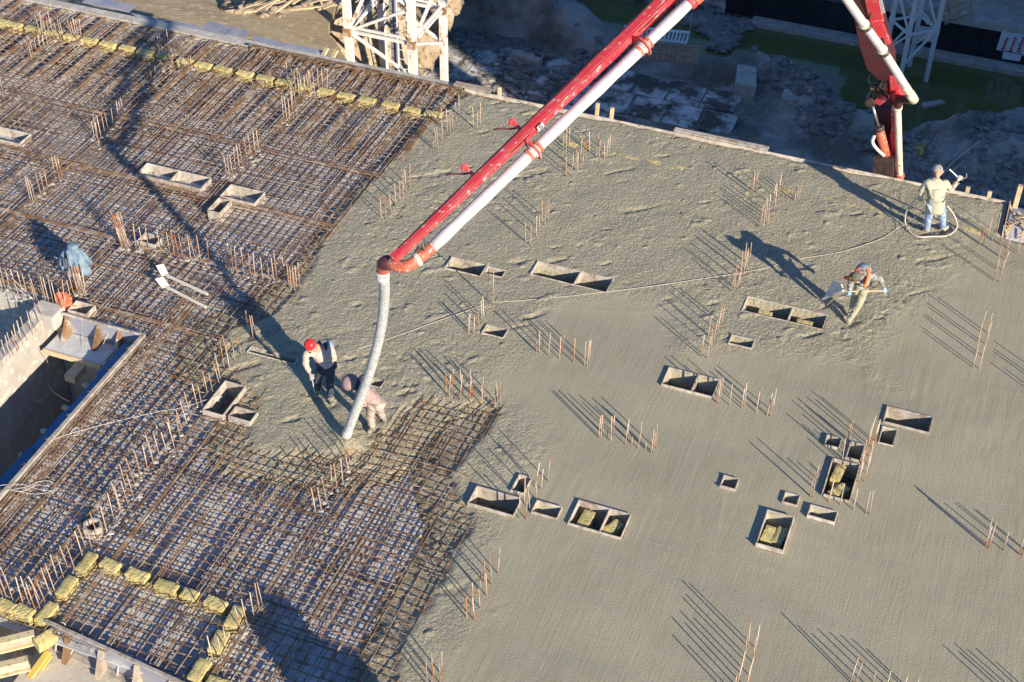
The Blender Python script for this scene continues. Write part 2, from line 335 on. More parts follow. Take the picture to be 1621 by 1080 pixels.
for k, cs, zr, dv, lb in BOXES:
    P = np.array([G(*c, zr)[:2] for c in cs])
    RECT[k] = (min(P[0, 0], P[3, 0]) * .5 + .5 * (P[0, 0] + P[3, 0]) / 2, (P[1, 0] + P[2, 0]) / 2, (P[2, 1] + P[3, 1]) / 2, (P[0, 1] + P[1, 1]) / 2)
    x0 = (P[0, 0] + P[3, 0]) / 2; RECT[k] = (x0, RECT[k][1], RECT[k][2], RECT[k][3])
SHAFT = (-18.36, -15.95, 5.0, 20.35)         # open shaft at the left
PIT = (-30.0, -18.36, 5.0, 20.55)            # pit beyond its wall
WELL = (-40.0, -10.0, 4.0, 12.72)            # unfinished bay at the lower left
WELL_X0 = -13.45

POUR = [(738, 143), (713, 166), (685, 187), (655, 215), (628, 246), (597, 275), (575, 292), (555, 314), (530, 352), (504, 394), (488, 424), (470, 451), (426, 498), (392, 512), (362, 520), (350, 540), (350, 560), (357, 590), (386, 612), (402, 618), (404, 654), (390, 690), (400, 712), (439, 716), (470, 712), (504, 718), (545, 716), (585, 712), (600, 700), (618, 676), (633, 648), (659, 632), (711, 634), (752, 640), (785, 645), (768, 680), (745, 712), (724, 746), (722, 790), (742, 812), (737, 852), (724, 880), (698, 924), (678, 955), (659, 981), (640, 1030), (618, 1090), (590, 1150), (1640, 1150), (1700, 1000)]
POURW = [g2(p) for p in POUR] + [(6, 17), (6, 30.88), (.82, 30.88), (.82, EDGE_Y)]
SM = [g2(p) for p in [(640, 1150), (668, 1060), (700, 985), (745, 890), (760, 840), (735, 800), (790, 740), (800, 660), (760, 600), (800, 555), (850, 520), (905, 475), (985, 462), (1060, 485), (1110, 530), (1180, 548), (1260, 575), (1330, 560), (1385, 570), (1440, 500), (1475, 440), (1500, 400), (1480, 380), (1640, 330), (1760, 700), (1700, 1150)]]

SCORES = [[g2(p) for p in L] for L in ([(1000, 846), (1040, 860), (1090, 868), (1150, 877)], [(858, 983), (900, 1000), (962, 1016)], [(1146, 772), (1142, 800), (1133, 845)], [(895, 490), (955, 492), (1010, 493)], [(1440, 505), (1480, 514), (1530, 520)], [(950, 930), (985, 940)], [(1500, 912), (1530, 922)], [(905, 748), (935, 752)])]
def surf_z(X, Y):
    wig = fbm(X, Y, .8, 5, 3) * .16
    d = sdist(X, Y, POURW) + wig
    smo = 1 - ss(-.9, .7, sdist(X, Y, SM) + fbm(X, Y, 1.4, 9, 4) * .9)
    # run out wide over the lower right side of the bars, steep along the upper left
    wide = ss(25.5, 23.5, Y) * (.35 + .9 * (vnoise(X, Y, 1.4, 3) * .5 + .5)) + .25
    z = -.02 * ss(-.9, -.1, d) - .085 * ss(-.12, .16, d) - .16 * ss(.15, .15 + wide, d)
    patch = .35 + .65 * ss(-.35, .45, fbm(X, Y, 1.9, 61, 3))
    rough = fbm(X, Y, .5, 21, 4) * .016 + fbm(X, Y, .09, 31, 1) * .012 * patch + np.maximum(fbm(X, Y, .11, 35, 2) - .2, 0) * .045 * patch - np.maximum(fbm(X, Y, .13, 37, 2) - .3, 0) * .07 * patch
    # drag marks
    u = X * .75 + Y * .66; v = -X * .66 + Y * .75
    rough = rough - .03 * ss(.5, .66, fbm(u * .3, v, .24, 41, 2)) + .025 * ss(.5, .66, fbm(u * .5, v, .2, 44, 2))
    sm = vnoise(X * 1.0, Y * .16, .11, 51) * .0028 * ss(.0, .55, fbm(X, Y, 2.6, 57, 3)) + fbm(X, Y, 1.7, 55, 3) * .008 + fbm(X, Y, .3, 59, 3) * .0022
    for pl in SCORES:      # straightedge and hose marks left in the screeded surface
        for a_, b_ in zip(pl[:-1], pl[1:]):
            e_ = np.subtract(b_, a_); t_ = np.clip(((X - a_[0]) * e_[0] + (Y - a_[1]) * e_[1]) / (e_ @ e_), 0, 1)
            dd_ = np.hypot(X - a_[0] - t_ * e_[0], Y - a_[1] - t_ * e_[1]); sm = sm + .0022 * (1 + .8 * vnoise(X, Y, .3, 77)) * np.exp(-(dd_ / .03) ** 2)
    z = z + rough * (1 - smo) + sm * smo
    return z, d, smo
def inrect(X, Y, r, g=0.0): return (X > r[0] - g) & (X < r[1] + g) & (Y > r[2] - g) & (Y < r[3] + g)

# ------------------------------------------------------------------ poured concrete
step = .036
xs = np.arange(-19.5, 6.01, step); ys = np.append(np.arange(9.5, EDGE_Y - .01, step), EDGE_Y)
XX, YY = np.meshgrid(xs, ys, indexing='ij')
Z, D, S = surf_z(XX, YY)
hole = np.zeros(XX.shape, bool)
for k, r in RECT.items():
    if k[0] == 'c' or k in ('m7', 'm8', 'm9'): hole |= inrect(XX, YY, r, -.012)
Z = np.where(hole, DECK - .15, Z)
# footprints and trampled hollows round the workers
for (px, py, rr, dz) in [(1467, 368, .28, .05), (1495, 366, .28, .06), (504, 624, .25, .06), (525, 638, .25, .06), (1345, 510, .3, .05), (1350, 495, .25, .04), (592, 684, .25, .05), (604, 660, .25, .04)]:
    q = g2((px, py)); Z -= dz * np.exp(-((XX - q[0]) ** 2 + (YY - q[1]) ** 2) / (rr * .6) ** 2)
qm = g2((546, 694)); rm_ = np.hypot(XX - qm[0], YY - qm[1]); Z += (.11 + .03 * vnoise(XX, YY, .09, 91)) * np.exp(-(rm_ / .33) ** 2)
cx = (XX[:-1, :-1] + step / 2); cy = YY[:-1, :-1] + step / 2
keep = ((Z[:-1, :-1] > DECK + .012) | (Z[1:, 1:] > DECK + .012)) & ~(hole[:-1, :-1] & hole[1:, 1:] & hole[:-1, 1:] & hole[1:, :-1])
keep &= ~inrect(cx, cy, SHAFT, .1) & ~((cx > .82) & (cy > 30.88)) & (D[:-1, :-1] < 2.2) & (cy > 12.8)
px_, py_ = PRN(np.stack([cx, cy, cx * 0], -1)); keep &= (px_ > -80) & (px_ < 1760) & (py_ < 1180)
tag(link(grid_mesh('concrete_slab', M['fresh'], xs, ys, Z, keep, {'smooth_mask': S}), 'concrete_slab'), 'fresh grey concrete, rough on the upper left and screeded smooth on the right', kind='structure')

# ------------------------------------------------------------------ formwork deck of plywood panels
deck = bpy.data.objects.new('formwork_deck', None); C.objects.link(deck); deck.location = (-14, 22, DECK)
tag(deck, 'deck of dusty grey plywood panels under the steel bars', kind='structure')
def cut(rect, holes):
    out = [rect]
    for h in holes:
        nx = []
        for (a, b, c, d) in out:
            if h[0] >= b or h[1] <= a or h[2] >= d or h[3] <= c: nx.append((a, b, c, d)); continue
            if h[0] > a: nx.append((a, h[0], c, d))
            if h[1] < b: nx.append((h[1], b, c, d))
            m0, m1 = max(a, h[0]), min(b, h[1])
            if h[2] > c: nx.append((m0, m1, c, h[2]))
            if h[3] < d: nx.append((m0, m1, h[3], d))
        out = nx
    return [r for r in out if r[1] - r[0] > .05 and r[3] - r[2] > .05]
DH = [SHAFT, PIT, WELL, (.84, 9, 30.9, 40)] + [(q[0] - .02, q[1] + .02, q[2] - .02, q[3] + .02) for k, q in RECT.items() if k[0] == 'c' or k in ('m7', 'm8', 'm9')]
nx_ = 0
y = 9.9; row = 0
while y < EDGE_Y:
    x = -34.0 + (row % 2) * 1.2
    while x < 7:
        r = (x, min(x + 2.44, 6.3), y, min(y + 1.22, EDGE_Y)); x += 2.44
        c4 = PRN(np.array([[r[0], r[2], 0], [r[1], r[2], 0], [r[1], r[3], 0], [r[0], r[3], 0]]))
        if max(c4[0]) < -60 or min(c4[0]) > 1700 or max(c4[1]) < -40 or min(c4[1]) > 1200: continue
        for (a, b, c, d) in cut(r, DH):
            # panels wholly under the pour are not seen but carry it
            MB().box((a + .004, c + .004, DECK - .03), (b - .004, d - .004, DECK + random.uniform(-.004, .004))).build('plywood_panel', M['ply'], deck)
    y += 1.22; row += 1

# ------------------------------------------------------------------ reinforcement
mat_root = empty('reinforcement_mat', (-17, 22, -.1), 'rusty two way steel bar mat lying on the formwork left of the fresh concrete', 'rebar mat')
HOLES = [SHAFT, PIT, WELL] + [RECT[k] for k in RECT]
HX = [(r[0] - .03, r[1] + .03, r[2] - .03, r[3] + .03) for r in HOLES]
def runs(axis, c, a, b, dmin=-.75):
    t = np.arange(a, b, .12); X = np.full_like(t, c) if axis == 1 else t; Y = t if axis == 1 else np.full_like(t, c)
    d = sdist(X, Y, POURW); ok = d > dmin
    for h in HX: ok &= ~inrect(X, Y, h)
    px, py = PRN(np.stack([X, Y, X * 0], -1)); ok &= (px > -90) & (px < 1700) & (py > -60) & (py < 1190)
    ok &= Y < EDGE_Y - .06
    out = []; st = None
    for i, o in enumerate(list(ok) + [False]):
        if o and st is None: st = i
        if not o and st is not None:
            if i - st > 4: out.append((t[st], t[i - 1]))
            st = None
    return out
def wavy(mb, axis, c, a, b, z, r=.009, n=4, amp=.010):
    N = max(2, int((b - a) / .9)); ts = np.linspace(a, b, N + 1); pts = []; ph = random.random() * 6; slope = random.gauss(0, .0015)
    for t in ts:
        o = amp * math.sin(t * .9 + ph) + random.gauss(0, .006) + slope * (t - a); zz = z + random.gauss(0, .005)
        pts.append((c + o, t, zz) if axis == 1 else (t, c + o, zz))
    mb.tube(pts, r, n)
nb = 0; rest = MB(); rest1 = MB(); rest2 = MB()
def layer(axis, cs, a, b, z, r, asparts, m, dmin=-.75):
    global nb
    for c in cs:
        rs = runs(axis, c, a, b, dmin)
        if not rs: continue
        for q in rs:
            if asparts and nb < 299 and q[1] - q[0] > 2.2:
                mb = MB(); wavy(mb, axis, c, *q, z, r); mb.build('rebar', m, mat_root); nb += 1
            else: wavy(rest1 if asparts else rest, axis, c, *q, z, r)
jx = lambda a: a + np.random.default_rng(3).normal(0, .012, len(a))
layer(1, jx(np.arange(-33, -6.4, .20)), 9.9, EDGE_Y, -.030, .0092, True, M['rust'])
layer(0, jx(np.arange(10, EDGE_Y, .20)), -34, -6, -.052, .0092, True, M['rust'])
layer(1, jx(np.arange(-32.9, -6.4, .20)), 9.9, EDGE_Y, -.165, .0085, False, None, -.2)
layer(0, jx(np.arange(10.1, EDGE_Y, .20)), -34, -6, -.185, .0085, False, None, -.2)
# extra bars laid in bundles over the beams and columns, both ways
for i in range(330):
    ax = 1 if random.random() < .78 else 0
    if ax == 1: c = random.uniform(-33, -8); L = random.choice((2.5, 4, 6)); s0 = random.uniform(11, 31)
    else: c = random.uniform(11, 32); L = random.choice((2.5, 4)); s0 = random.uniform(-32, -9)
    for q in runs(ax, c, s0, s0 + L, -.3): wavy(rest2, ax, c, *q, random.choice((-.018, -.012, -.14)), .0095)
for i in range(420):
    ax = 1 if random.random() < .6 else 0
    if ax == 1: c = random.uniform(-33, -7.5); L = random.choice((3, 5, 7)); s0 = random.uniform(11, 31)
    else: c = random.uniform(11, 32); L = random.choice((3, 5)); s0 = random.uniform(-32, -9)
    for q in runs(ax, c, s0, s0 + L, -.3): wavy(rest, ax, c, *q, random.choice((-.045, -.09, -.15, -.175)), .0085)
for y0, w_ in ((29.9, .0), (31.6, 0)):
    for x in np.arange(-31, -13.5, .72):
        for k in range(4):
            c = x + .035 * k + random.gauss(0, .01)
            for q in runs(1, c, 28.4 + random.random() * .5, EDGE_Y - .1, -.3): wavy(rest2, 1, c, *q, -.014, .011)
for yy in np.arange(20.8, 30, 2.3):        # bundles along the other way
    for k in range(3):
        for q in runs(0, yy + .04 * k, -30, -12, -.3): wavy(rest2, 0, yy + .04 * k, *q, -.02, .010)
for xx in np.arange(-15.2, -8.2, 1.0):
    for k in range(3):
        for q in runs(1, xx + .04 * k, 12.8, 15.4 + random.random() * 2.5, -.3): wavy(rest2, 1, xx + .04 * k, *q, -.012, .011)
for xx in np.arange(-15.90, -15.4, .085):
    for q in runs(1, xx, 12.9, 22, -.3): wavy(rest2, 1, xx, *q, -.02, .011)
tag(rest.build('lower_rebar_layer', M['rustdark'], mat_root), kind='stuff')
tag(rest1.build('short_rebar', M['rust'], mat_root), kind='stuff')
tag(rest2.build('extra_rebar_bundle', M['rust'], mat_root), kind='stuff')
# tie wire ends, chairs and loops that make the mat busy
ties = MB()
for i in range(2600):
    x = random.uniform(-30, -6.6); y = random.uniform(12.8, 32.2); X = np.array([x]); Y = np.array([y])
    if sdist(X, Y, POURW)[0] < .1 or any(inrect(x, y, h) for h in HX): continue
    a = random.uniform(0, 6.28); L = random.uniform(.04, .12)
    ties.tube([(x, y, -.03), (x + L * math.cos(a), y + L * math.sin(a), random.uniform(-.05, .03))], .004, 3)
for i in range(900):     # bent chairs between the layers
    x = random.uniform(-30, -6.6); y = random.uniform(12.8, 32.2); X = np.array([x]); Y = np.array([y])
    if sdist(X, Y, POURW)[0] < .1 or any(inrect(x, y, h, .1) for h in HX): continue
    s = random.choice((-1, 1)) * .09
    ties.tube([(x - .1, y - s, DECK), (x, y - s, -.06), (x, y + s, -.06), (x + .1, y + s, DECK)], .006, 4)
tag(ties.build('tie_wire', M['rustdark'], mat_root), kind='stuff')

# steel channel along the far edge of the mat
e = empty('edge_channel', (-16.7, 32.3, 0), 'dark rust red steel channel along the far edge of the rebar field', 'steel channel')
MB().box((-19.9, 32.27, -.20), (-13.5, 32.30, .04)).build('web', M['rustdark'], e)
MB().box((-19.9, 32.20, .04), (-13.5, 32.30, .055)).build('flange', M['rust'], e)
for i in range(22):
    x = -19.7 + i * .285
    MB().tube([(x, 32.24, .045), (x - .02, 31.9, .03), (x - .02, 31.3, -.01)], .009, 4).build('stirrup', M['rust'], e)

# ------------------------------------------------------------------ formwork boxes
def make_box(k, zr, dv, label, floorz=DECK + .012):
    x0, x1, y0, y1 = RECT[k]; t = .022; zr = zr * .65 if k[0] == 'c' else zr
    o = empty('formwork_box', ((x0 + x1) / 2, (y0 + y1) / 2, DECK), label, 'formwork box', 'timber formwork boxes for slab openings')
    deep = k[0] == 'c' or k in ('m7', 'm8', 'm9'); zb = DECK - .16 if deep else DECK + .003
    j = lambda: random.uniform(-.012, .012)
    MB().box((x0 - t, y1, zb), (x1 + t, y1 + t, zr + j())).build('board', M['box'], o, bevel=.004)
    MB().box((x0 - t, y0 - t, zb), (x1 + t, y0, zr + j())).build('board', M['box'], o, bevel=.004)
    MB().box((x0 - t, y0 + .001, zb), (x0, y1 - .001, zr + j())).build('board', M['box'], o, bevel=.004)
    MB().box((x1, y0 + .001, zb), (x1 + t, y1 - .001, zr + j())).build('board', M['box'], o, bevel=.004)
    if dv:
        xm = x0 + (x1 - x0) * dv
        MB().box((xm - .014, y0 + .002, zb), (xm + .014, y1 - .002, zr - .02)).build('divider', M['box'], o, bevel=.004)
    fz = DECK - .13 if deep else DECK + .008
    MB().box((x0 + .001, y0 + .001, fz - .03), (x1 - .001, y1 - .001, fz)).build('base', M['basedark'] if deep else M['ply'], o)
    # crumbs of concrete and a stick of waste inside
    cr = MB()
    for i in range(int(5 * (x1 - x0) * (y1 - y0) / .15) + 3):
        cr.ball((random.uniform(x0 + .04, x1 - .04), random.uniform(y0 + .03, y1 - .03), fz + .01), random.uniform(.01, .035), .4, seg=5, rings=4)
    tag(cr.build('concrete_crumbs', M['rock'], o), kind='stuff')
    return o
for k, cs, zr, dv, lb in BOXES: make_box(k, zr, dv, lb)
# hexagonal collar in the lower rebar field
e = empty('formwork_collar', (G(147, 840)[0], G(147, 840)[1], DECK), 'six sided pale formwork collar in the rebar field at the lower left', 'formwork collar')
c = G(147, 834, .0)
for i in range(6):
    a0 = i * math.pi / 3; a1 = a0 + math.pi / 3; r = .17
    MB().bar((c[0] + r * math.cos(a0), c[1] + r * math.sin(a0), -.08), (c[0] + r * math.cos(a1), c[1] + r * math.sin(a1), -.08), .045, .27).build('board', M['box'], e)

# ------------------------------------------------------------------ mineral wool blocks
WOOL = [MB() for _ in range(4)]
def wool_mesh(L, W_, H_, seed):
    r = random.Random(seed); nx, ny = 9, 4; vs = []; fs = []
    for side in (0, 1):
        for i in range(nx + 1):
            for j in range(ny + 1):
                x = (i / nx - .5) * L; y = (j / ny - .5) * W_
                ed = min(i, nx - i, j * 2, (ny - j) * 2); z = (H_ if side else 0) - (.008 if (side and ed == 0) else 0) + (r.gauss(0, .0025) if side else 0)
                vs.append((x + r.gauss(0, .003), y + r.gauss(0, .003), z))
    o = (nx + 1) * (ny + 1); id_ = lambda s, i, j: s * o + i * (ny + 1) + j
    for i in range(nx):
        for j in range(ny):
            fs.append((id_(1, i, j), id_(1, i + 1, j), id_(1, i + 1, j + 1), id_(1, i, j + 1))); fs.append((id_(0, i, j), id_(0, i, j + 1), id_(0, i + 1, j + 1), id_(0, i + 1, j)))
    for i in range(nx): fs += [(id_(0, i, 0), id_(0, i + 1, 0), id_(1, i + 1, 0), id_(1, i, 0)), (id_(0, i + 1, ny), id_(0, i, ny), id_(1, i, ny), id_(1, i + 1, ny))]
    for j in range(ny): fs += [(id_(0, 0, j + 1), id_(0, 0, j), id_(1, 0, j), id_(1, 0, j + 1)), (id_(0, nx, j), id_(0, nx, j + 1), id_(1, nx, j + 1), id_(1, nx, j))]
    me = bpy.data.meshes.new('insulation_block'); me.from_pydata(vs, [], fs); me.materials.append(M['insul']); return me
wm = [wool_mesh(1, .2, .24, s) for s in range(4)]
wi = 0
def wool(px, py, L, ang, label, z=DECK, wd=1.0, h=1.09, tilt=0, group='yellow mineral wool blocks set in line between the bars', dz=.02, xy=None):
    global wi
    p = G(px, py, z + .24 * h) if xy is None else (*xy, 0)
    e_ = empty('insulation_block', (p[0], p[1], z), label, 'insulation block', group); e_.rotation_euler = (tilt, 0, ang)
    o = bpy.data.objects.new('wool_core', wm[wi % 4]); wi += 1; C.objects.link(o); o.parent = e_; o.scale = (L, wd, h)
    # binding wire round the block
    for t in (-.25, .28):
        y_ = .102 * wd; zt = .242 * h
        MB().tube([(t * L, -y_, 0), (t * L + .02, -y_, zt), (t * L + .05, y_, zt), (t * L + .05, y_, 0)], .003, 4).build('tie_wire', M['rustdark'], e_, loc=(0, 0, 0))
    return e_
row = [(5.2, 31), (24.6, 37), (52.6, 44), (83, 50.6), (112.8, 56.5), (141.3, 62.2), (170.6, 68.7), (200, 75.7), (229.5, 81.7), (259, 88), (291.7, 96), (321.5, 102), (350.5, 109.7), (385.8, 117), (417.6, 124), (448, 131), (480.4, 137.4), (514, 144.7), (546.5, 151.7), (579, 159.4), (615, 168.5), (650, 175.8), (684, 181.5)]
ys_ = 30.86
for i, (px, py) in enumerate(row):
    x = G(px, py, .03)[0]
    wool(px, py, .46 + random.uniform(-.03, .03), random.gauss(0, .02), 'yellow wool block, %s from left in the long row across the upper bars' % ORD[i], xy=(x, ys_ + random.gauss(0, .012)))
for i, x in enumerate(np.arange(-12.75, .2, .56)):
    q = PRN((x, ys_, 0))
    if x > -12.4 and random.random() < .2: continue
    wool(0, 0, .42, random.gauss(0, .03), 'wool block nearly buried in rough concrete, %s from left in its line' % ORD[i], xy=(x, ys_ - .02), h=.905 + random.uniform(-.03, .03), group='yellow wool blocks showing through the rough concrete')
for i, (px, py) in enumerate([(174, 892), (217, 908), (263, 926), (300, 939), (341, 953)]):
    wool(px, py, (.36, .42, .42, .3, .40)[i], random.gauss(0, .04) - .05, 'yellow wool block, %s from left in the short row above the lower formwork' % ORD[i])
for i, (px, py) in enumerate([(137, 888), (105, 926), (72.6, 968)]):
    wool(px, py, .44, math.pi / 2 + random.gauss(0, .04), 'yellow wool block, %s from the top in the slanting line at the bottom left' % ORD[i])
for i, (px, py) in enumerate([(372, 974), (346, 1014), (315.5, 1059)]):
    wool(px, py, .44, math.pi / 2 + random.gauss(0, .05), 'yellow wool block, %s from top in the line right of the lower formwork' % ORD[i], wd=1.15)
wool(345, 1080, .4, .0, 'yellow wool block cut by the bottom edge of the photo, right of the formwork')
for i, (px, py) in enumerate([(9, 957), (38, 966)]):
    wool(px, py, .36, -.1, 'wool block above the timber beams at the left edge, %s from the left' % ORD[i])
# wool pieces thrown into formwork boxes
G_ = 'yellow wool pieces lying inside formwork boxes'
def inbox(k, fx, fy, L, ang, label, wd=1., h=.5, tilt=0, z=DECK - .01):
    x0, x1, y0, y1 = RECT[k]; return wool(0, 0, L, ang, label, z=z, xy=(x0 + (x1 - x0) * fx, y0 + (y1 - y0) * fy), wd=wd, h=h, tilt=tilt, group=G_)
inbox('c5', .27, .35, .30, 0, 'wool piece in the left half of the long box near the raking worker', h=.75, wd=.75)
inbox('c5', .77, .35, .34, 0, 'wool piece in the right half of the long box near the raking worker', h=.75, wd=.75)
inbox('c11', .24, .5, .42, 1.5, 'flat wool piece in the left half of the large divided box', wd=1.1, h=.85)
inbox('c11', .77, .42, .40, 1.05, 'slanting wool piece in the right half of the large divided box', wd=1.0, h=.9)
inbox('c17', .32, .72, .46, 1.45, 'upper leaning wool block in the big box among the upright bars', wd=.9, h=1.0)
inbox('c17', .52, .27, .40, 1.0, 'lower leaning wool block in the big box among the upright bars', wd=1.0, h=.9)
inbox('c20', .3, .45, .40, 1.5, 'left wool block of the two in the tall sided box', wd=1.05, h=1.0)
inbox('c20', .72, .47, .44, 1.42, 'right wool block of the two in the tall sided box', wd=1., h=1.05)

# ------------------------------------------------------------------ upright starter bars
FEET = MB()
def starters(label, bases, h=.62, zb=-.03, lean=(0, 0), pair=False, m='rustlight', jit=.03, z0=None):
    p0 = G(*bases[0][:2], 0 if z0 is None else z0); e = empty('starter_bars', (p0[0], p0[1], zb), label, 'upright rebars', 'groups of upright starter bars')
    for b in bases:
        hh = h
        if len(b) == 3: hh = b[2]
        p = G(b[0], b[1], 0 if z0 is None else z0); hh = hh * random.uniform(.86, 1.10); lx = lean[0] + random.gauss(0, jit); ly = lean[1] + random.gauss(0, jit)
        b0 = zb if z0 is None else z0 - .1
        if z0 is None and sdist(np.array([p[0]]), np.array([p[1]]), POURW)[0] > .3:
            for _ in range(3): FEET.ball((p[0] + random.gauss(0, .09), p[1] + random.gauss(0, .09), random.choice((DECK + .01, -.13, -.045))), random.uniform(.02, .055), .4, (1.3, 1.1, .35), 6, 4)
        MB().tube([(p[0], p[1], b0), (p[0] + lx * hh * .5, p[1] + ly * hh * .5, (0 if z0 is None else z0) + hh * .5), (p[0] + lx * hh * 1.05, p[1] + ly * hh * 1.05, (0 if z0 is None else z0) + hh)], random.uniform(.0092, .0115), 6).build('rebar', M[m], e, smooth=True)
    return e
S_ = starters
S_('dense cluster of upright bars behind the yellow row at the upper left', [(64, 55), (68, 57), (73, 58), (79, 60), (85, 61), (91, 62), (97, 60), (101, 62), (70, 50), (83, 52)])
S_('upright bars right of the dense cluster in the yellow row, upper left', [(114, 57), (118, 60), (122, 64), (126, 66), (129, 64)])
S_('faint grey upright bars below the yellow row near the upper left corner', [(46, 90), (52, 85), (58, 82), (64, 78), (70, 76), (76, 74), (50, 94)], h=.45)
S_('upright bars with one taller bar where the broad shadow meets the yellow row', [(253, 84), (258, 86), (262, 89), (266, 92), (271, 97, 1.1), (273, 101)])
S_('short upright bars inside the broad shadow below the yellow row', [(240, 127), (247, 122), (256, 112, .35), (263, 105, .35), (270, 108, .3), (283, 107, .3), (293, 105, .3), (303, 104, .3)])
S_('slanting row of upright bars at the left end of the broad shadow', [(150, 221), (155, 222), (160, 217), (166, 211), (172, 208), (180, 202), (189, 193), (197, 186), (153, 217), (192, 190)])
S_('upright bars left of the middle of the upper rebar field', [(48, 317), (52, 318), (57, 319), (65, 309), (70, 303), (75, 297), (88, 285), (98, 280), (95, 284)])
S_('slanting row of upright bars right of the empty box in the rebar field', [(355, 272), (359, 276), (363, 280), (368, 275), (373, 270), (379, 266), (384, 262), (391, 252), (397, 244), (404, 241), (410, 238)])
S_('upright bars at the left edge of the photo below the yellow row', [(-2, 145), (1, 147), (4, 143)])
S_('dense upright bars through the yellow row left of the mast', [(456, 130), (462, 138), (468, 146), (474, 155), (478, 152), (483, 149), (488, 146), (493, 143), (498, 143), (504, 141), (511, 140), (518, 138), (472, 140), (489, 138)])
S_('upright bars just below the yellow row left of the mast', [(449, 187), (454, 189), (459, 189), (463, 176), (468, 166), (465, 170)])
S_('upright bars at the upper corner of the concrete beside the end of the yellow row', [(695, 197), (700, 203), (708, 207), (713, 208), (717, 205), (722, 190), (727, 182)])
S_('upright bars in concrete below the end of the yellow row', [(686, 237), (690, 238), (694, 238), (700, 223)])
S_('three upright bars right of the upper corner of the concrete', [(750, 202), (755, 205), (760, 197)])
S_('slanting row of upright bars beside the dark border of the concrete', [(603.5, 345), (612, 346), (619, 337), (627, 324), (633, 318), (638.5, 311.5), (643, 304), (649.5, 296)])
S_('tangle of upright bars right of the white pump pipe', [(892, 238.5), (896, 237), (900, 233), (911, 270), (914, 271), (897, 279), (905, 279), (919, 249), (923, 257), (927, 251), (933, 241)])
S_('upright bars between the tangle by the pump pipe and the faint yellow line', [(944, 249), (948, 251), (957, 253), (960, 251), (964, 244)])
S_('upright bars above the longest formwork box', [(832, 384), (840, 389), (849, 374), (854, 363), (858, 348), (862, 357), (868, 349)])
S_('small group of upright bars left of the tangle by the hose worker', [(1188, 306), (1191.5, 307.6), (1195, 304)])
S_('tangled upright bars in the rough concrete left of the man with the hose', [(1202, 361), (1208, 361), (1215, 356), (1213, 348), (1217, 337.5), (1222, 324.5), (1227, 327), (1232, 314), (1205, 353), (1210, 340)])
S_('short upright bars right of the tangle left of the man with the hose', [(1245, 314), (1258, 318), (1261, 319), (1264, 316)], h=.45)
S_('two slanting rows of upright bars beside the shadow of the raking worker', [(1157, 460.6), (1162, 457), (1167, 458), (1171, 446), (1173, 431), (1177, 433), (1182, 428), (1179, 415), (1186, 419)])
S_('upright bars at the edge of the smooth concrete left of the small box', [(1110, 564.6), (1119.7, 568), (1121, 532), (1126, 549), (1130, 537), (1136, 525), (1140, 515), (1143, 510)])
S_('pair of extra tall bars right of the box near the red elbow', [(771, 476, 1.12), (780.6, 484, 1.12)])
S_('upright bars crossed by the thin hose near the pair of tall bars', [(741, 526.7), (743, 524), (750, 529), (757.8, 516), (766, 503), (763, 507)], h=.55)
S_('row of upright bars below the small box in the middle of the concrete', [(849, 557), (854, 559), (858, 553), (868, 563), (885.6, 568), (888.7, 562), (908, 573.7), (925, 579), (929, 580), (932.7, 573.7)])
S_('row of upright bars along the near side of the rebar bay below the hose', [(707, 623), (711, 627), (715, 620), (728.5, 631), (732, 623), (745, 636), (748.7, 627), (763.5, 640), (766, 631), (782.4, 646), (787.6, 647.6), (791.5, 640)])
S_('row of upright bars alone in the centre of the smooth concrete', [(947.8, 693), (951, 693), (955, 685), (961, 693, .2), (967, 698.7), (971, 690), (990, 704), (994.5, 695.5), (1000, 703, .2), (1009.5, 710), (1013, 700.7), (1022, 711, .2), (1031, 717.6), (1034.6, 717.6), (1038.5, 710)])
S_('row of upright bars starting beside the divided box right of centre', [(1133, 637), (1137, 638.5), (1139.6, 631), (1155, 642), (1174, 646), (1178.5, 643.7), (1197, 652.8), (1201, 645), (1214, 658), (1219.5, 659), (1223, 652)])
S_('upright bars above the lower pair of boxes left of centre', [(847, 771), (848.7, 790), (856.5, 774.6), (867, 761.7), (839, 806), (822, 820), (833, 822), (830, 795)])
z4 = lambda L: [(1180 + x / 4.32, 630 + y / 4.32) for x, y in L]
S_('long double row of upright bars running past the dark square box', z4([(770, 575), (785, 515), (800, 455), (815, 395), (830, 335), (845, 280), (808, 570), (824, 515), (840, 460), (855, 405), (870, 345), (892, 300)]))
S_('thin upright bars between the tiny box and the dark square box', z4([(662, 420), (690, 330), (712, 295)]))
S_('pair of upright bars left of the big box with yellow wool', z4([(440, 670), (458, 680), (475, 620)]))
S_('row of upright bars in front of the big box with yellow wool', z4([(570, 710), (648, 730), (738, 765), (823, 790), (848, 795)]))
S_('upright bars behind the man with the hose loop, near the slab corner', [(1550, 387), (1556, 389), (1564, 372), (1578, 367), (1570, 380)], h=.5)
S_('long double row of upright bars at the right corner of the slab', [(1573, 444), (1576.6, 425.8), (1580, 405), (1583, 387), (1582, 446.6), (1586.5, 428), (1590, 410), (1593.5, 392)])
S_('two upright bars below the grey sheet at the right edge', [(1609, 401), (1613, 398)], h=.6)
S_('double row of upright bars in smooth concrete right of the raking worker', [(1540, 581.6), (1544, 561), (1548, 541), (1552, 525), (1550.6, 584), (1555, 563), (1559, 544), (1563, 527)])
S_('double row of upright bars where smooth concrete meets the lower rebar field', [(739, 977.6), (751, 981.5), (749, 961), (760, 963), (759, 935), (770.7, 944), (767, 922), (778.5, 926), (776, 906), (788, 909)])
S_('upright bars at the bottom edge left of centre', [(677, 1085), (687, 1087), (697, 1083), (685, 1070), (699, 1068)])
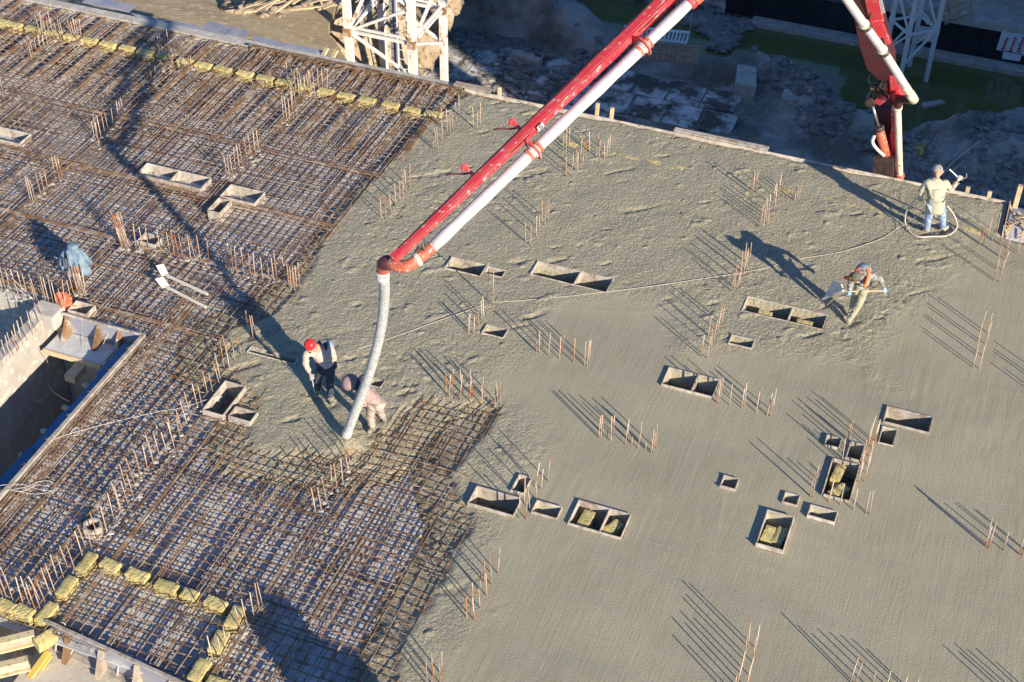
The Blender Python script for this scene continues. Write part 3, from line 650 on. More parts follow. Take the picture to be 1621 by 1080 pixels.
S_('tall double row of upright bars at the bottom right of centre', [(1183.7, 1024), (1178, 1045), (1172, 1066), (1166, 1087), (1160, 1108), (1196.7, 1027), (1191, 1048), (1186, 1069), (1181, 1090), (1175, 1111)])
S_('row of upright bars cut by the bottom edge at the right', [(1346, 1080), (1353, 1082), (1379, 1091), (1401, 1097), (1424, 1105), (1443, 1112), (1459, 1115), (1465, 1116)])
S_('row of upright bars at the right edge below the middle', [(1559, 865), (1565, 868), (1562, 862), (1588, 871.4), (1613, 877.4), (1617, 879), (1640, 886), (1645, 888)])
S_('bars off the lower right corner whose shadows fall into view', [(1625, 1128), (1640, 1133), (1655, 1137), (1672, 1142), (1690, 1148), (1604, 1122)])
S_('bars beyond the right edge whose shadows fall beside the double row', [(1660, 640), (1664, 622), (1668, 605), (1672, 643), (1676, 625)])
z1 = lambda L: [(x / 3.857, 540 + y / 3.857) for x, y in L]
S_('long slanting row of upright bars through the lower rebar field beside the shaft', z1([(1340, 260), (1300, 315), (1265, 310), (1235, 400), (1205, 395), (1165, 460), (1140, 500), (1100, 600), (1110, 540), (1065, 650), (1050, 600), (1020, 680), (975, 700), (990, 640), (940, 750), (900, 780), (930, 720), (855, 820), (820, 860), (850, 790), (780, 990), (815, 950), (740, 1040), (770, 900), (690, 1070), (720, 980)]), lean=(-.05, 0))
z5 = lambda L: [(x / 3.857, 800 + y / 3.857) for x, y in L]
S_('slanting row of upright bars above the bottom left yellow blocks', z5([(735, 40), (695, 80), (650, 150), (600, 200), (560, 260), (505, 310), (455, 385), (520, 250), (410, 370)]), lean=(-.05, 0))
S_('thick group of leaning upright bars near the left edge above the timber beams', z5([(390, 445), (350, 440), (335, 525), (295, 510), (245, 630), (210, 625), (275, 590), (175, 590), (140, 600), (80, 580), (40, 560), (20, 555), (60, 520), (240, 570)]), lean=(-.05, 0))
z6 = lambda L: [(x / 3.857, 270 + y / 3.857) for x, y in L]
S_('bundle of tall bars at the left end of the row beside the small box', z6([(745, 465), (752, 462), (760, 460), (767, 466), (775, 465), (782, 458), (790, 455)]), h=.9, lean=(-.12, 0))
S_('long row of thin upright bars across the middle of the rebar field', z6([(830, 470), (875, 475), (905, 465), (980, 490), (1000, 470), (1040, 515), (1065, 515), (1090, 520), (1115, 525), (1165, 540), (1190, 530), (1225, 545), (1275, 555), (1375, 600), (1400, 590), (1425, 615), (1445, 620), (1490, 625), (1535, 655), (1555, 630), (1605, 655), (1640, 640), (1672, 668), (1690, 655), (1730, 668)]), h=.66)
S_('bundle of bars at the concrete border, right end of the long row', [(458, 455), (461, 458), (464, 455), (467, 459), (470, 455), (474, 450)])
S_('single bars standing in the shadow above the poured tip', [(396, 530), (404, 532), (401, 536)])
S_('bars leaning at the left tip of the poured concrete', [(355, 580), (363, 582), (372, 572), (382, 562), (349, 600), (360, 566)], lean=(-.08, .05))
S_('row of upright bars below the end of the concrete hose', [(499, 807), (509, 808), (518, 795), (525.7, 777), (533, 769.5), (542.6, 761.7), (551, 743.5), (553.7, 732), (562, 732)], lean=(-.02, 0))
S_('upright bars beside the lowest yellow blocks at the bottom', [(402, 976), (391.5, 990.6), (381, 995.7), (415, 955), (359, 1030.7), (351, 1047.6), (337, 1045), (410, 962)], lean=(-.04, 0))
z7 = lambda L: [(x / 6.75, 420 + y / 6.75) for x, y in L]
S_('row of bars behind the pit edge beside the orange bag', z7([(195, 310), (245, 305), (300, 340), (370, 365), (400, 380), (475, 380), (495, 400), (525, 400), (570, 410), (610, 435), (670, 485), (700, 460), (765, 390), (795, 330), (20, 250), (60, 265), (110, 270)]), h=.7)
S_('bundle of bars under the hanging jacket', z7([(825, 300), (835, 305), (845, 300), (855, 290), (870, 295), (890, 298), (905, 300), (912, 292)]), h=.75)

tag(FEET.build('concrete_crumbs', M['crumb']), 'pale concrete crumbs and splashes round the feet of the upright bars', 'debris', kind='stuff')
# ------------------------------------------------------------------ slab edge: boards and posts
tag(MB().box((-13.45, EDGE_Y + .005, -.3), (.84, EDGE_Y + .023, .010)).build('edge_board', M['box']), 'thin pale edge board holding the far side of the concrete', 'edge board')
e = empty('edge_plank', (*g2((1065, 205)), .03), 'loose whitish plank lying along the far edge of the concrete', 'plank')
a, b = G(1066, 207, .06), G(1214, 240, .06); MB().bar((a[0], EDGE_Y + .12, .03), (b[0], EDGE_Y + .12, .03), .16, .04).build('board', M['box'], e)
e = empty('edge_plank', (*g2((735, 133)), .03), 'short light plank at the upper corner of the concrete by the mast', 'plank')
a, b = G(720, 131, .05), G(775, 147, .05); MB().bar((a[0], EDGE_Y + .14, .03), (b[0], EDGE_Y + .14, .03), .2, .04).build('board', M['wood'], e)
for i, (px, py, hh, lb) in enumerate([(944, 181, .35, 'left timber stake of the pair beside the pump pipe'), (967, 186, .30, 'right timber stake of the pair beside the pump pipe'), (1530, 308, .14, 'stub of a timber post behind the hose man, left one'), (1564, 317, .14, 'stub of a timber post behind the hose man, right one'), (792, 148, .22, 'small timber stake at the far edge near the mast')]):
    p = G(px, py, 0); MB().bar((p[0], EDGE_Y + .09, -.5), (p[0] + (.03 if i < 2 else 0), EDGE_Y + .09, hh), .10, .07, (0, 1, 0)).build('timber_post', M['newwood'], bevel=.01)
    tag(bpy.context.scene.collection.objects[-1], lb, 'timber post', 'timber posts along the far slab edge')
# right corner: sheet, post, debris
tag(MB().poly([(.90, 32.35), (.90, 31.55), (3.6, 31.55), (3.6, 32.3)], -.13, -.10).build('plywood_sheet', M['plyblue']), 'blue grey plywood sheet beyond the right corner of the slab, far one', 'plywood sheet')
tag(MB().poly([(.92, 31.52), (.92, 30.95), (3.6, 30.95), (3.6, 31.52)], -.12, -.09).build('plywood_sheet', M['ply']), 'light grey plywood sheet beyond the right corner of the slab, near one', 'plywood sheet')
p = G(1606, 332, 0); tag(MB().bar((p[0], EDGE_Y + .02, -.2), (p[0], EDGE_Y + .02, .52), .12, .14, (0, 1, 0)).build('timber_post', M['newwood'], bevel=.012), 'thick fresh timber post at the right corner of the slab', 'timber post')
tag(MB().box((.83, 30.9, -.3), (.86, EDGE_Y + .03, .05)).build('edge_board', M['wood']), 'pale edge board closing the short right side of the slab corner', 'edge board')
wd = MB()
for i in range(26):
    x = random.uniform(.9, 1.5); y = random.uniform(30.9, 32.2); a = random.uniform(0, 3.14); L = random.uniform(.06, .25)
    wd.bar((x, y, -.07), (x + L * math.cos(a), y + L * math.sin(a), random.uniform(-.08, .03)), .04, .02)
tag(wd.build('wood_scraps', M['newwood']), 'splintered wood scraps on the sheets at the right slab corner', 'debris', kind='stuff')
MB().box((.9, 30.9, -.35), (4.2, 32.4, -.16)).build('sheet_support', M['ply']); tag(C.objects[-1], 'board deck carrying the sheets at the right slab corner', 'board')

# blue film faced panels beyond the far edge on the left
for i, (q, lb) in enumerate([([(143, -6), (214, 8), (204, 19), (130, 3)], 'dark blue formwork panel beyond the rebar field, leftmost'),
                             ([(206, 20), (262, 33), (300, 48), (245, 42)], 'narrow dark blue formwork panel second from the left'),
                             ([(258, 31), (322, 42), (316, 52), (285, 44)], 'dark blue formwork panel in the shadow of the boom'),
                             ([(330, 34), (366, 43), (355, 58), (318, 47)], 'blue formwork panel right of the boom shadow'),
                             ([(368, 43), (394, 49), (388, 60), (357, 55)], 'small square blue formwork panel with a white seam'),
                             ([(400, 55), (450, 68), (512, 80), (500, 88), (402, 66)], 'whitish blue formwork panel beside the rust red channel')]):
    zz = -.12 - .01 * (i % 2); P = [g2(c, zz) for c in q]
    P = [(x, max(y, EDGE_Y + .06)) for x, y in P]
    tag(MB().poly(P, zz - .025, zz).build('loose_plywood', M['plyblue']), lb, 'plywood', 'blue formwork panels beyond the far edge')
sl_ = MB().box((-34, EDGE_Y + .01, -.24), (-13.5, EDGE_Y + .30, -.06)); tag(sl_.build('edge_beam', M['conc_wall']), 'light concrete strip along the far edge of the rebar field', 'edge beam')

# ------------------------------------------------------------------ shaft, pit and walls at the left
wl = tag(MB().box((-18.66, 5, -8), (-18.36, 20.34, -.06)).build('shaft_wall', M['conc_wall'], bevel=.02), 'long pale concrete wall between the open shaft and the pit at the left', 'wall')
tag(MB().box((-30, 20.56, -8), (-18.67, 20.80, -.10)).build('pit_wall', M['conc_wall']), 'concrete wall at the back of the left pit with bar shadows', 'wall')
tag(MB().box((-18.66, 20.36, -8), (-15.95, 20.6, -.50)).build('shaft_end_wall', M['conc_wall']), 'end wall at the back of the open shaft', 'wall')
tag(MB().box((-15.94, 5, -8), (-15.7, 20.35, -.262)).build('shaft_side_wall', M['conc_wall']), 'concrete wall under the slab on the right side of the shaft', 'wall')
tag(MB().box((-18.36, 5, -8.2), (-15.95, 20.4, -7.9)).build('shaft_floor', M['conc_wall']), kind='structure')
tag(MB().box((-30, 5, -6.2), (-18.66, 20.6, -6.0)).build('pit_floor', M['soil']), kind='structure')
S_('row of tall bars rising from the top of the shaft wall', [(x / 6.75, 420 + y / 6.75) for x, y in [(10, 1040), (60, 980), (100, 950), (130, 920), (175, 880), (190, 860), (235, 810), (280, 770), (340, 705), (375, 665), (425, 615), (460, 580)]], h=.55, z0=-.06)
# right rim: white batten, skylit ledge boards below it
e = empty('shaft_rim_form', (-15.98, 13, 0), 'white topped form board along the right rim of the shaft with a blue ledge', 'formwork')
MB().box((-16.03, 5, -.26), (-15.955, 20.34, .03)).build('rim_batten', M['box'], e)
lz = -.26
segs = [(5, 11.4, .40), (11.4, 13.0, .34), (13.0, 14.2, .46), (14.2, 15.4, .30), (15.4, 16.7, .46), (16.7, 17.9, .40), (17.9, 19.1, .36), (19.1, 20.2, .42)]
for (a, b, w_) in segs: MB().box((-16.03 - w_, a + .01, lz - .03 + random.uniform(-.01, .01)), (-16.04, b - .01, lz)).build('ledge_board', M['blueboard'], e)
MB().box((-16.06, 5, -.255), (-16.035, 20.2, -.03)).build('side_board', M['blueboard'], e)
for y in np.arange(12, 20.2, .75):
    MB().box((-16.58, y, lz - .12), (-16.3, y + .08, lz - .045)).build('bracket', M['newwood'], e)
    MB().tube([(-16.10, y + .3, -.22), (-16.12, y + .32, -.02), (-16.0, y + .33, .05)], .012, 5).build('clip', M['rust'], e)
# back rim: board face with triangular brackets
e = empty('shaft_end_form', (-17, 20.3, 0), 'formwork board with brown brackets across the back of the shaft', 'formwork')
MB().box((-18.0, 20.30, -.50), (-16.04, 20.335, .035)).build('face_board', M['plyblue'], e)
MB().box((-18.0, 20.27, .0), (-16.04, 20.298, .05)).build('top_batten', M['box'], e)
MB().box((-18.15, 19.62, -.56), (-16.7, 20.295, -.51)).build('ledge_board', M['ply'], e)
MB().box((-18.15, 19.58, -.62), (-16.7, 19.615, -.49)).build('ledge_batten', M['newwood'], e)
for x in (-17.95, -17.15, -16.62):
    MB().add([(x, 20.29, -.03), (x, 20.29, -.5), (x, 19.95, -.5), (x + .09, 20.29, -.03), (x + .09, 20.29, -.5), (x + .09, 19.95, -.5)], [(0, 1, 2), (5, 4, 3), (0, 3, 4, 1), (1, 4, 5, 2), (2, 5, 3, 0)]).build('bracket', M['rust'], e)
MB().box((-17.35, 19.15, -.80), (-17.1, 19.6, -.63)).build('support_beam', M['newwood'], e)
tag(MB().box((-18.70, 20.0, -.3), (-18.05, 20.5, .08)).build('wall_head', M['conc_wall'], bevel=.05), 'lumpy white concrete head where the shaft wall meets the slab', 'concrete')

# wires
def wire(name, label, pts, r, m, cat='cable', n=5, group=None):
    return tag(MB().tube(smooth_path(pts, 6), r, n).build(name, M[m], smooth=True), label, cat, group)
def zz(*L): return [G(a, b, c) for a, b, c in L]
wire('cable', 'white cable hanging down the shaft from its lit wall', zz((70, 560, -.4), (75, 575, -1.0), (76, 600, -1.6), (80, 615, -1.5), (95, 628, -1.0), (110, 636, -.6)), .005, 'wire')
wire('cable', 'pale cable over the back board of the shaft, left one', zz((129, 508, .05), (128, 520, -.35), (131, 535, -.45), (131, 552, -.55), (142, 570, -1.2), (152, 588, -1.8)), .005, 'wire')
wire('cable', 'pale cable over the back board of the shaft, middle one', zz((172, 510, .04), (177, 517, -.1), (168, 535, -.3), (160, 552, -.5), (154, 567, -1.0), (160, 580, -1.4)), .005, 'wire')
wire('cable', 'short pale cable over the back board of the shaft, right one', zz((195, 518, .02), (201, 528, -.1), (195, 540, -.3), (187, 550, -.5)), .005, 'wire')
wire('cable', 'long pale cable lying over the mat from the shaft rim to the deep box', zz((75, 700, -.0), (100, 690, .0), (120, 684, .0), (150, 676, 0), (180, 668, 0), (215, 660, 0), (250, 652, 0), (290, 645, 0), (330, 632, .03), (352, 628, .05)), .005, 'wire')
wire('cable', 'loop of pale cable on the mat near the shaft rim', zz((108, 689, 0), (118, 678, 0), (125, 679, 0), (122, 688, 0), (112, 690, 0)), .005, 'wire')
for i, pts in enumerate([[(-8, 778), (20, 775), (45, 770), (60, 763), (80, 762), (88, 772), (75, 780), (50, 782), (25, 776)], [(-8, 770), (15, 767), (40, 768), (62, 775), (88, 777), (92, 770)], [(-5, 788), (12, 776), (35, 778), (58, 768), (72, 770)]]):
    wire('cable', ['widest loop of tangled white cable at the left edge', 'middle loop of tangled white cable at the left edge', 'lowest loop of tangled white cable at the left edge'][i], [G(a, b, .01 + .01 * i) for a, b in pts], .005, 'wire')
wire('cable', 'thin pale wire across the pit corner at the left edge', zz((-6, 428, .1), (10, 438, .2), (30, 458, .15), (50, 473, .0)), .005, 'wire')
wire('cable', 'second pale wire across the pit corner at the left edge', zz((-6, 425, .3), (18, 440, .3), (52, 474, .0)), .009, 'wire')

# lower left bay: formwork face, brackets, timber beams
e = empty('bay_form', (-12, 12.7, 0), 'grey formwork board with brown brackets at the bottom left', 'formwork')
MB().bar((-13.45, 12.95, -.26), (-9.2, 12.52, -.26), .035, .56).build('face_board', M['plyblue'], e)
MB().bar((-13.45, 12.925, .035), (-9.2, 12.495, .035), .06, .04).build('top_batten', M['box'], e)
MB().bar((-13.45, 12.86, -.56), (-9.2, 12.42, -.56), .12, .05).build('ledge_batten', M['box'], e)
for t in (.10, .27, .45, .62, .77, .9):
    x = -13.45 + 4.25 * t; y = 12.925 - .43 * t - .01
    MB().add([(x, y, -.05), (x, y, -.54), (x + .02, y - .30, -.54), (x + .10, y, -.05), (x + .10, y, -.54), (x + .12, y - .30, -.54)], [(0, 1, 2), (5, 4, 3), (0, 3, 4, 1), (1, 4, 5, 2), (2, 5, 3, 0)]).build('bracket', M['rust' if t < .2 else 'wood'], e)
MB().tube(smooth_path(zz((98, 985, .02), (103, 990, 0), (92, 1005, -.2), (88, 1030, -.5))), .010, 5).build('loop_wire', M['wire'], e)
MB().tube(smooth_path(zz((130, 1004, .03), (122, 1015, -.2), (111, 1038, -.5))), .010, 5).build('loop_wire', M['wire'], e)
MB().tube(smooth_path(zz((181, 1028, .0), (187, 1048, -.3), (186, 1070, -.5))), .010, 5).build('loop_wire', M['wire'], e)
MB().tube(smooth_path(zz((238, 1050, .0), (236, 1060, -.2), (222, 1078, -.5))), .010, 5).build('loop_wire', M['wire'], e)
tag(MB().poly([(-13.6, 8), (-9.0, 8), (-9.0, 12.38), (-13.6, 12.86)], -8, -.62).build('bay_wall', M['palewall']), 'pale concrete wall top below the bottom left formwork', 'wall')
tag(MB().box((-40, 4, -4.0), (-13.9, 12.7, -3.8)).build('bay_floor', M['ply']), kind='structure')
def i_beam(label, a, b, m='newwood', h_=.2, w_=.08):
    a = Vector(a); b = Vector(b); e_ = empty('timber_beam', tuple(a), label, 'timber beam', 'timber formwork beams at the lower left')
    MB().bar(a, b, .03, h_ - .08).build('web', M['wood'], e_)
    for s in (1, -1): MB().bar(a + Vector((0, 0, s * (h_ / 2 - .02))), b + Vector((0, 0, s * (h_ / 2 - .02))), w_, .04).build('flange', M['yellowwood' if m == 'newwood' else m], e_)
i_beam('upper timber beam entering from the left edge at the bottom left', G(-30, 1030, -.15), G(56, 1009, -.15), h_=.27, w_=.14)
i_beam('lower timber beam entering from the left edge at the bottom left', G(-30, 1068, -.35), G(46, 1050, -.35), h_=.27, w_=.14)
i_beam('bright yellow beam sloping under the corner of the formwork', G(78, 1034, -.45), G(38, 1088, -.75), 'yellow', h_=.14, w_=.12)
wool(68, 1004, .36, 1.1, 'yellow wool chunk jammed in the corner of the bottom left formwork', z=-.30, tilt=.3)
for i, (px, py, L) in enumerate([(20, 1072, .5), (50, 1020, .35)]):
    p = G(px, py, -.7); MB().box((p[0] - L / 2, p[1] - .1, -1.2), (p[0] + L / 2, p[1] + .12, -.9)).build('timber_block', M['box'])
    tag(C.objects[-1], ['stained timber block under the lower timber beam', 'stained timber block between the two timber beams'][i], 'timber block')

# ------------------------------------------------------------------ things lying on the mat
e = empty('float_paddle', (*g2((258, 428)), 0), 'upper of the two long handled white paddles lying on the mat', 'paddle', 'white paddles lying on the mat')
def paddle(e, q, h0, h1):
    P = [G(*c, zc) for c, zc in q]; n = Vector(P[1] - P[0]).cross(Vector(P[3] - P[0])).normalized() * .02
    vs = [Vector(p) for p in P] + [Vector(p) - n for p in P]
    MB().add(vs, [(0, 1, 2, 3), (7, 6, 5, 4), (0, 4, 5, 1), (1, 5, 6, 2), (2, 6, 7, 3), (3, 7, 4, 0)]).build('blade', M['whitepaddle'], e)
    MB().bar(G(*h0), G(*h1), .055, .04).build('handle', M['whitepaddle'], e)
paddle(e, [((246.7, 421), .20), ((259, 418), .20), ((267, 435), .03), ((256, 438), .03)], (262, 435, .05), (328.5, 466, .02))
e = empty('float_paddle', (*g2((258, 448)), 0), 'lower of the two long handled white paddles lying on the mat', 'paddle', 'white paddles lying on the mat')
paddle(e, [((245, 442), .20), ((258.5, 438.5), .20), ((268, 453), .03), ((257, 457), .03)], (263, 454, .05), (326, 486.5, .02))
# orange net bag
e = empty('net_bag', (*g2((100, 478)), 0), 'crumpled orange net bag caught among bars beside the shaft corner', 'bag')
p = G(99, 475, .15); bg_ = MB()
for i in range(7): bg_.ball((p[0] + random.uniform(-.13, .13), p[1] + random.uniform(-.08, .08), .1 + random.uniform(-.05, .1)), random.uniform(.09, .14), .25, seg=9, rings=7)
bg_.build('sack', M['orangebag'], e); MB().tube(smooth_path([(p[0] + .1, p[1], .2), (p[0] + .2, p[1] - .05, .12), (p[0] + .3, p[1] + .05, .02)]), .02, 6).build('drawstring', M['orangebag'], e)

# jacket draped on bars
def drape(name, ctr, top, rx, ry, ht, m, par, seed, open_=0.0, ang0=0):
    r = random.Random(seed); N = 40; K = 9; vs = []; fs = []
    for k in range(K):
        t = k / (K - 1)
        for i in range(N):
            a = 2 * math.pi * i / N * (1 - open_) + ang0
            fold = 1 + (.20 * math.sin(5 * a + seed) + .10 * math.sin(9 * a + 2)) * t
            rad = (.16 + .84 * t ** .8) * fold
            x = ctr[0] + rx * rad * math.cos(a); y = ctr[1] + ry * rad * math.sin(a)
            z = top - ht * (t ** 1.5) * (1 + .12 * math.sin(3 * a + seed)) + r.gauss(0, .008)
            vs.append((x, y, z))
    for k in range(K - 1):
        for i in range(N - (1 if open_ else 0)):
            j = (i + 1) % N; fs.append((k * N + i, k * N + j, (k + 1) * N + j, (k + 1) * N + i))
    vs.append((ctr[0], ctr[1], top + .01)); 
    for i in range(N): fs.append((len(vs) - 1, (i + 1) % N, i))
    o = MB().add(vs, fs).build(name, M[m], par, smooth=True); s = o.modifiers.new('thickness', 'SOLIDIFY'); s.thickness = .012; return o
jb = G(132, 447, 0)
e = empty('hanging_jacket', (jb[0], jb[1], 0), 'pale blue work jacket hung over a bundle of upright bars near the shaft', 'jacket')
J = (jb[0] - .02, jb[1] - .02)
drape('jacket_body', J, .95, .30, .26, .52, 'jacket', e, 3)
def sleeve(pts, r, nm, m='jacket'):
    MB().tube(smooth_path(pts, 5), r, 10).build(nm, M[m], e, smooth=True)
sleeve([(J[0] - .12, J[1] + .02, .9), (J[0] - .26, J[1] - .05, .78), (J[0] - .33, J[1] - .10, .55), (J[0] - .30, J[1] - .13, .40)], .075, 'sleeve')
sleeve([(J[0] - .1, J[1] - .1, .93), (J[0] + .0, J[1] - .2, .84), (J[0] + .02, J[1] - .28, .6), (J[0] - .04, J[1] - .30, .42)], .07, 'sleeve')
MB().ball((J[0] - .06, J[1] + .02, .98), .12, .15, (1.2, 1, .6), 10, 7).build('hood', M['jacket'], e, smooth=True)
MB().add([(J[0] - .2, J[1] - .2, .80), (J[0] - .06, J[1] - .27, .84), (J[0] - .05, J[1] - .30, .58), (J[0] - .17, J[1] - .27, .56)], [(0, 1, 2, 3)]).build('lining', M['jacketin'], e)
C.objects[-1].modifiers.new('thickness', 'SOLIDIFY').thickness = .012

# thin hose across the pour
hz = lambda a, b, c=.0: G(a, b, c)
hp = [(500, 583), (530, 565), (590, 545), (650, 524), (700, 506), (745, 490), (775, 479), (800, 477.5), (880, 471), (960, 462), (1040, 452), (1120, 440), (1200, 427), (1260, 411), (1330, 399), (1390, 380), (1420, 362)]
pts = [hz(a, b, .012 + random.uniform(-.008, .012)) for a, b in hp]
pts += [G(1440, 350, .25), G(1467, 332, .75), G(1490, 316, 1.15), G(1507, 300, 1.3), G(1519, 290, 1.35)]
tag(MB().tube(smooth_path(pts, 5), .0065, 6).build('water_hose', M['garden'], smooth=True), 'thin pale hose snaking over the concrete to the man at the far edge', 'hose')
lp = [G(1457, 311, .95), G(1445, 320, .75), G(1435, 335, .42), G(1433, 352, .12), G(1441, 368, .03), G(1455, 375, .025), G(1475, 374.5, .02), G(1500, 373, .02), G(1514, 362, .05), G(1514, 350, .3), G(1508, 337, .6), G(1499, 326, .85)]
tag(MB().tube(smooth_path(lp, 5), .020, 8).build('hose_loop', M['garden'], smooth=True), 'thick beige hose hanging in a loop round the man at the far edge', 'hose')

# ------------------------------------------------------------------ concrete pump boom
pump = empty('concrete_pump_boom', tuple(G(1400, 285, -1)), 'red concrete pump boom with white pipe reaching over the slab', 'concrete pump')
A = Vector(G(622, 411, 5.62)); Bv = Vector(G(1054, 0, 8.5)); dr = (Bv - A).normalized()
B2 = Bv + dr * 3.2
side = dr.cross(Vector((0, 0, 1))).normalized(); upv = side.cross(dr)
L_ = (B2 - A).length
tip = MB().bar(A, B2, .09, .10, w2=.19, h2=.27).build('tip_arm', M['red'], pump, bevel=.008)
MB().bar(A + upv * .057, B2 + upv * .147, .13, .014, w2=.25, h2=.02).build('top_flange', M['red'], tip)
MB().bar(A + side * .055 + upv * .036, B2 + side * .108 + upv * .115, .02, .022, w2=.03, h2=.04).build('painted_flange_shadow', M['reddark'], tip)  # dark strip paints the shadow line below the top flange
MB().bar(A - upv * .057, B2 - upv * .143, .11, .014, w2=.22, h2=.02).build('bottom_flange', M['red'], tip)
for k in np.linspace(.08, .95, 9):
    q = A.lerp(B2, k); MB().bar(q - dr * .03 - side * (.05 + .05 * k), q + dr * .03 - side * (.05 + .05 * k), .10, .03).build('lug', M['red'], tip)
for k in (.3, .62, .88):
    q = A.lerp(B2, k) + side * (.046 + .055 * k) - upv * .02
    MB().tube([q - dr * .25, q - dr * .02 + side * .02, q + dr * .25], .012, 5).build('grease_line', M['steeldark'], tip)
MB().tube([A.lerp(B2, t) - side * (.03 + .05 * t) + upv * (.072 + .10 * t + .01 * math.sin(t * 40)) for t in np.linspace(.02, 1, 40)], .011, 5).build('remote_cable', M['blackrub'], tip)
P0 = Vector(G(684, 392, 5.60)); P1 = Vector(G(1096, 0, 8.55)); dp = (P1 - P0).normalized(); P2 = P1 + dp * 3.0
MB().tube([P0 + dp * (k * (P2 - P0).length / 30) for k in range(31)], [.105 + .006 * math.sin(k * 2.1) for k in range(31)], 18).build('delivery_pipe', M['pipe'], pump, smooth=True)
def ring(c, d, r, L, m, nm='coupling', par=pump, n=16):
    c = Vector(c); d = Vector(d).normalized(); return MB().tube([c - d * L / 2, c - d * L * .3, c + d * L * .3, c + d * L / 2], [r * .9, r, r, r * .9], n).build(nm, M[m], par, smooth=False)
for (px, py, z_) in ((846, 237, 6.78), (1018, 72, 8.0)):
    c_ = Vector(G(px, py, z_)); t = (c_ - P0).dot(dp); c_ = P0 + dp * t
    ring(c_, dp, .135, .10, 'pipeold'); ring(c_ + dp * .10, dp, .125, .06, 'orange'); ring(c_ - dp * .12, dp, .122, .06, 'orange')
    s_ = (c_ - A).dot(dr); q = A + dr * s_
    # ring bracket hung from the arm
    loop = [c_ + (upv * math.cos(a) - side * math.sin(a)) * .19 - side * .03 for a in np.linspace(0, 2 * math.pi, 17)]
    MB().tube(loop, .022, 6, cap=False).build('pipe_bracket', M['red'], pump, smooth=True)
    MB().bar(q - upv * .02 + side * .1, c_ + upv * .14, .05, .05, up=tuple(dr)).build('bracket_arm', M['red'], pump)
c_ = P0 + dp * (Vector(G(1105, -8, 8.6)) - P0).dot(dp); ring(c_, dp, .15, .28, 'orange'); ring(c_ - dp * .2, dp, .14, .1, 'red')
for (px, py, z_, s) in ((808, 210, 6.6, 1), (737, 282, 6.1, 1)):
    c_ = A + dr * (Vector(G(px, py, z_)) - A).dot(dr) - side * .16
    MB().tube([c_, c_ - side * .16 + upv * .06], .035, 8).build('pin_boss', M['red'], pump)
    ring(c_ - side * .18 + upv * .07, -side, .07, .05, 'red', 'pin_cap')
    MB().tube(smooth_path([c_ - side * .05, c_ - side * .16 - dr * .10, c_ - side * .24 - dr * .22 + upv * .08, c_ - side * .22 - dr * .34 + upv * .2]), .018, 6).build('pin_chain', M['reddark'], pump)
for k in (1.2, 3.4, 6.3): # pale scuffs: label plates on the arm side
    c_ = A + dr * k + side * (.09 + .012 * k)
    if k == 3.4: 
        pl = MB().bar(c_ - dr * .07, c_ + dr * .07, .01, .11, up=tuple(upv)).build('plate', M['pipe'], pump)
        gl = MB(); o_ = c_ + side * .008; w5, h5 = .028, .035
        P5 = [(w5, h5), (-w5, h5), (-w5, 0), (w5, 0), (w5, -h5), (-w5, -h5)]
        for q5, r5 in zip(P5[:-1], P5[1:]): gl.bar(o_ + dr * q5[0] + upv * q5[1], o_ + dr * r5[0] + upv * r5[1], .004, .013, up=tuple(upv if abs(q5[1] - r5[1]) < 1e-6 else dr))
        gl.build('number', M['blackrub'], pl)
# end bends and dark joint
el = [P0 + dp * .02, P0 - dp * .22, P0 - dp * .40]
tipe = Vector(G(606, 424, 5.15))
elb = [P0 + dp * .03, Vector(G(672, 401, 5.52)), Vector(G(660, 412, 5.44)), Vector(G(645, 421, 5.38)), Vector(G(630, 421, 5.34)), Vector(G(619, 416.5, 5.34))]
MB().tube(smooth_path(elb, 5), .108, 16).build('elbow', M['orange'], pump, smooth=True)
dd = (Vector(elb[2]) - Vector(elb[3])).normalized(); ring(G(661, 411, 5.45), dd, .128, .08, 'pipeold')
ring(G(619, 417, 5.34), Vector(elb[-1]) - Vector(elb[-2]), .135, .07, 'steeldark')
hd = [Vector(elb[-1]), Vector(G(612, 415, 5.36)), Vector(G(608, 418, 5.28)), Vector(G(606.5, 424, 5.12)), Vector(G(606.5, 430, 4.98))]
MB().tube(smooth_path(hd, 5), [.118] * 21, 16).build('swivel_elbow', M['orange'], pump, smooth=True)
MB().tube(smooth_path(hd[:3], 4), .124, 16).build('swivel_guard', M['reddark'], pump, smooth=True)
MB().bar(G(597, 424, 5.2), G(606, 424, 5.2), .05, .05).build('swivel_pin', M['steeldark'], pump)
for a, b in (((668, 386, 5.7), (672, 398, 5.6)), ((673, 384, 5.7), (677, 396, 5.6)), ((664, 391, 5.65), (655, 405, 5.5)), ((652, 410, 5.5), (640, 416, 5.4))):
    MB().bar(G(*a), G(*b), .035, .05).build('clamp_link', M['steeldark'], pump)
ring(G(605.8, 436, 4.93), (0, 0, 1), .125, .18, 'pipe', 'hose_collar')
hs = [G(607, 432, 5.02), G(608.5, 450, 4.7), G(608.5, 470, 4.28), G(606, 500, 3.7), G(600, 535, 3.05), G(591, 570, 2.4), G(578, 610, 1.62), G(563, 650, .88), G(548, 690, .14)]
hpth = smooth_path(hs, 8)
MB().tube(hpth, [.094 + .0035 * (i % 2) for i in range(len(hpth))], 16).build('end_hose', M['hose'], pump, smooth=True)
ring(Vector(hs[-1]) + (Vector(hs[-2]) - Vector(hs[-1])).normalized() * .08, Vector(hs[-2]) - Vector(hs[-1]), .104, .16, 'pipe', 'hose_mouth')
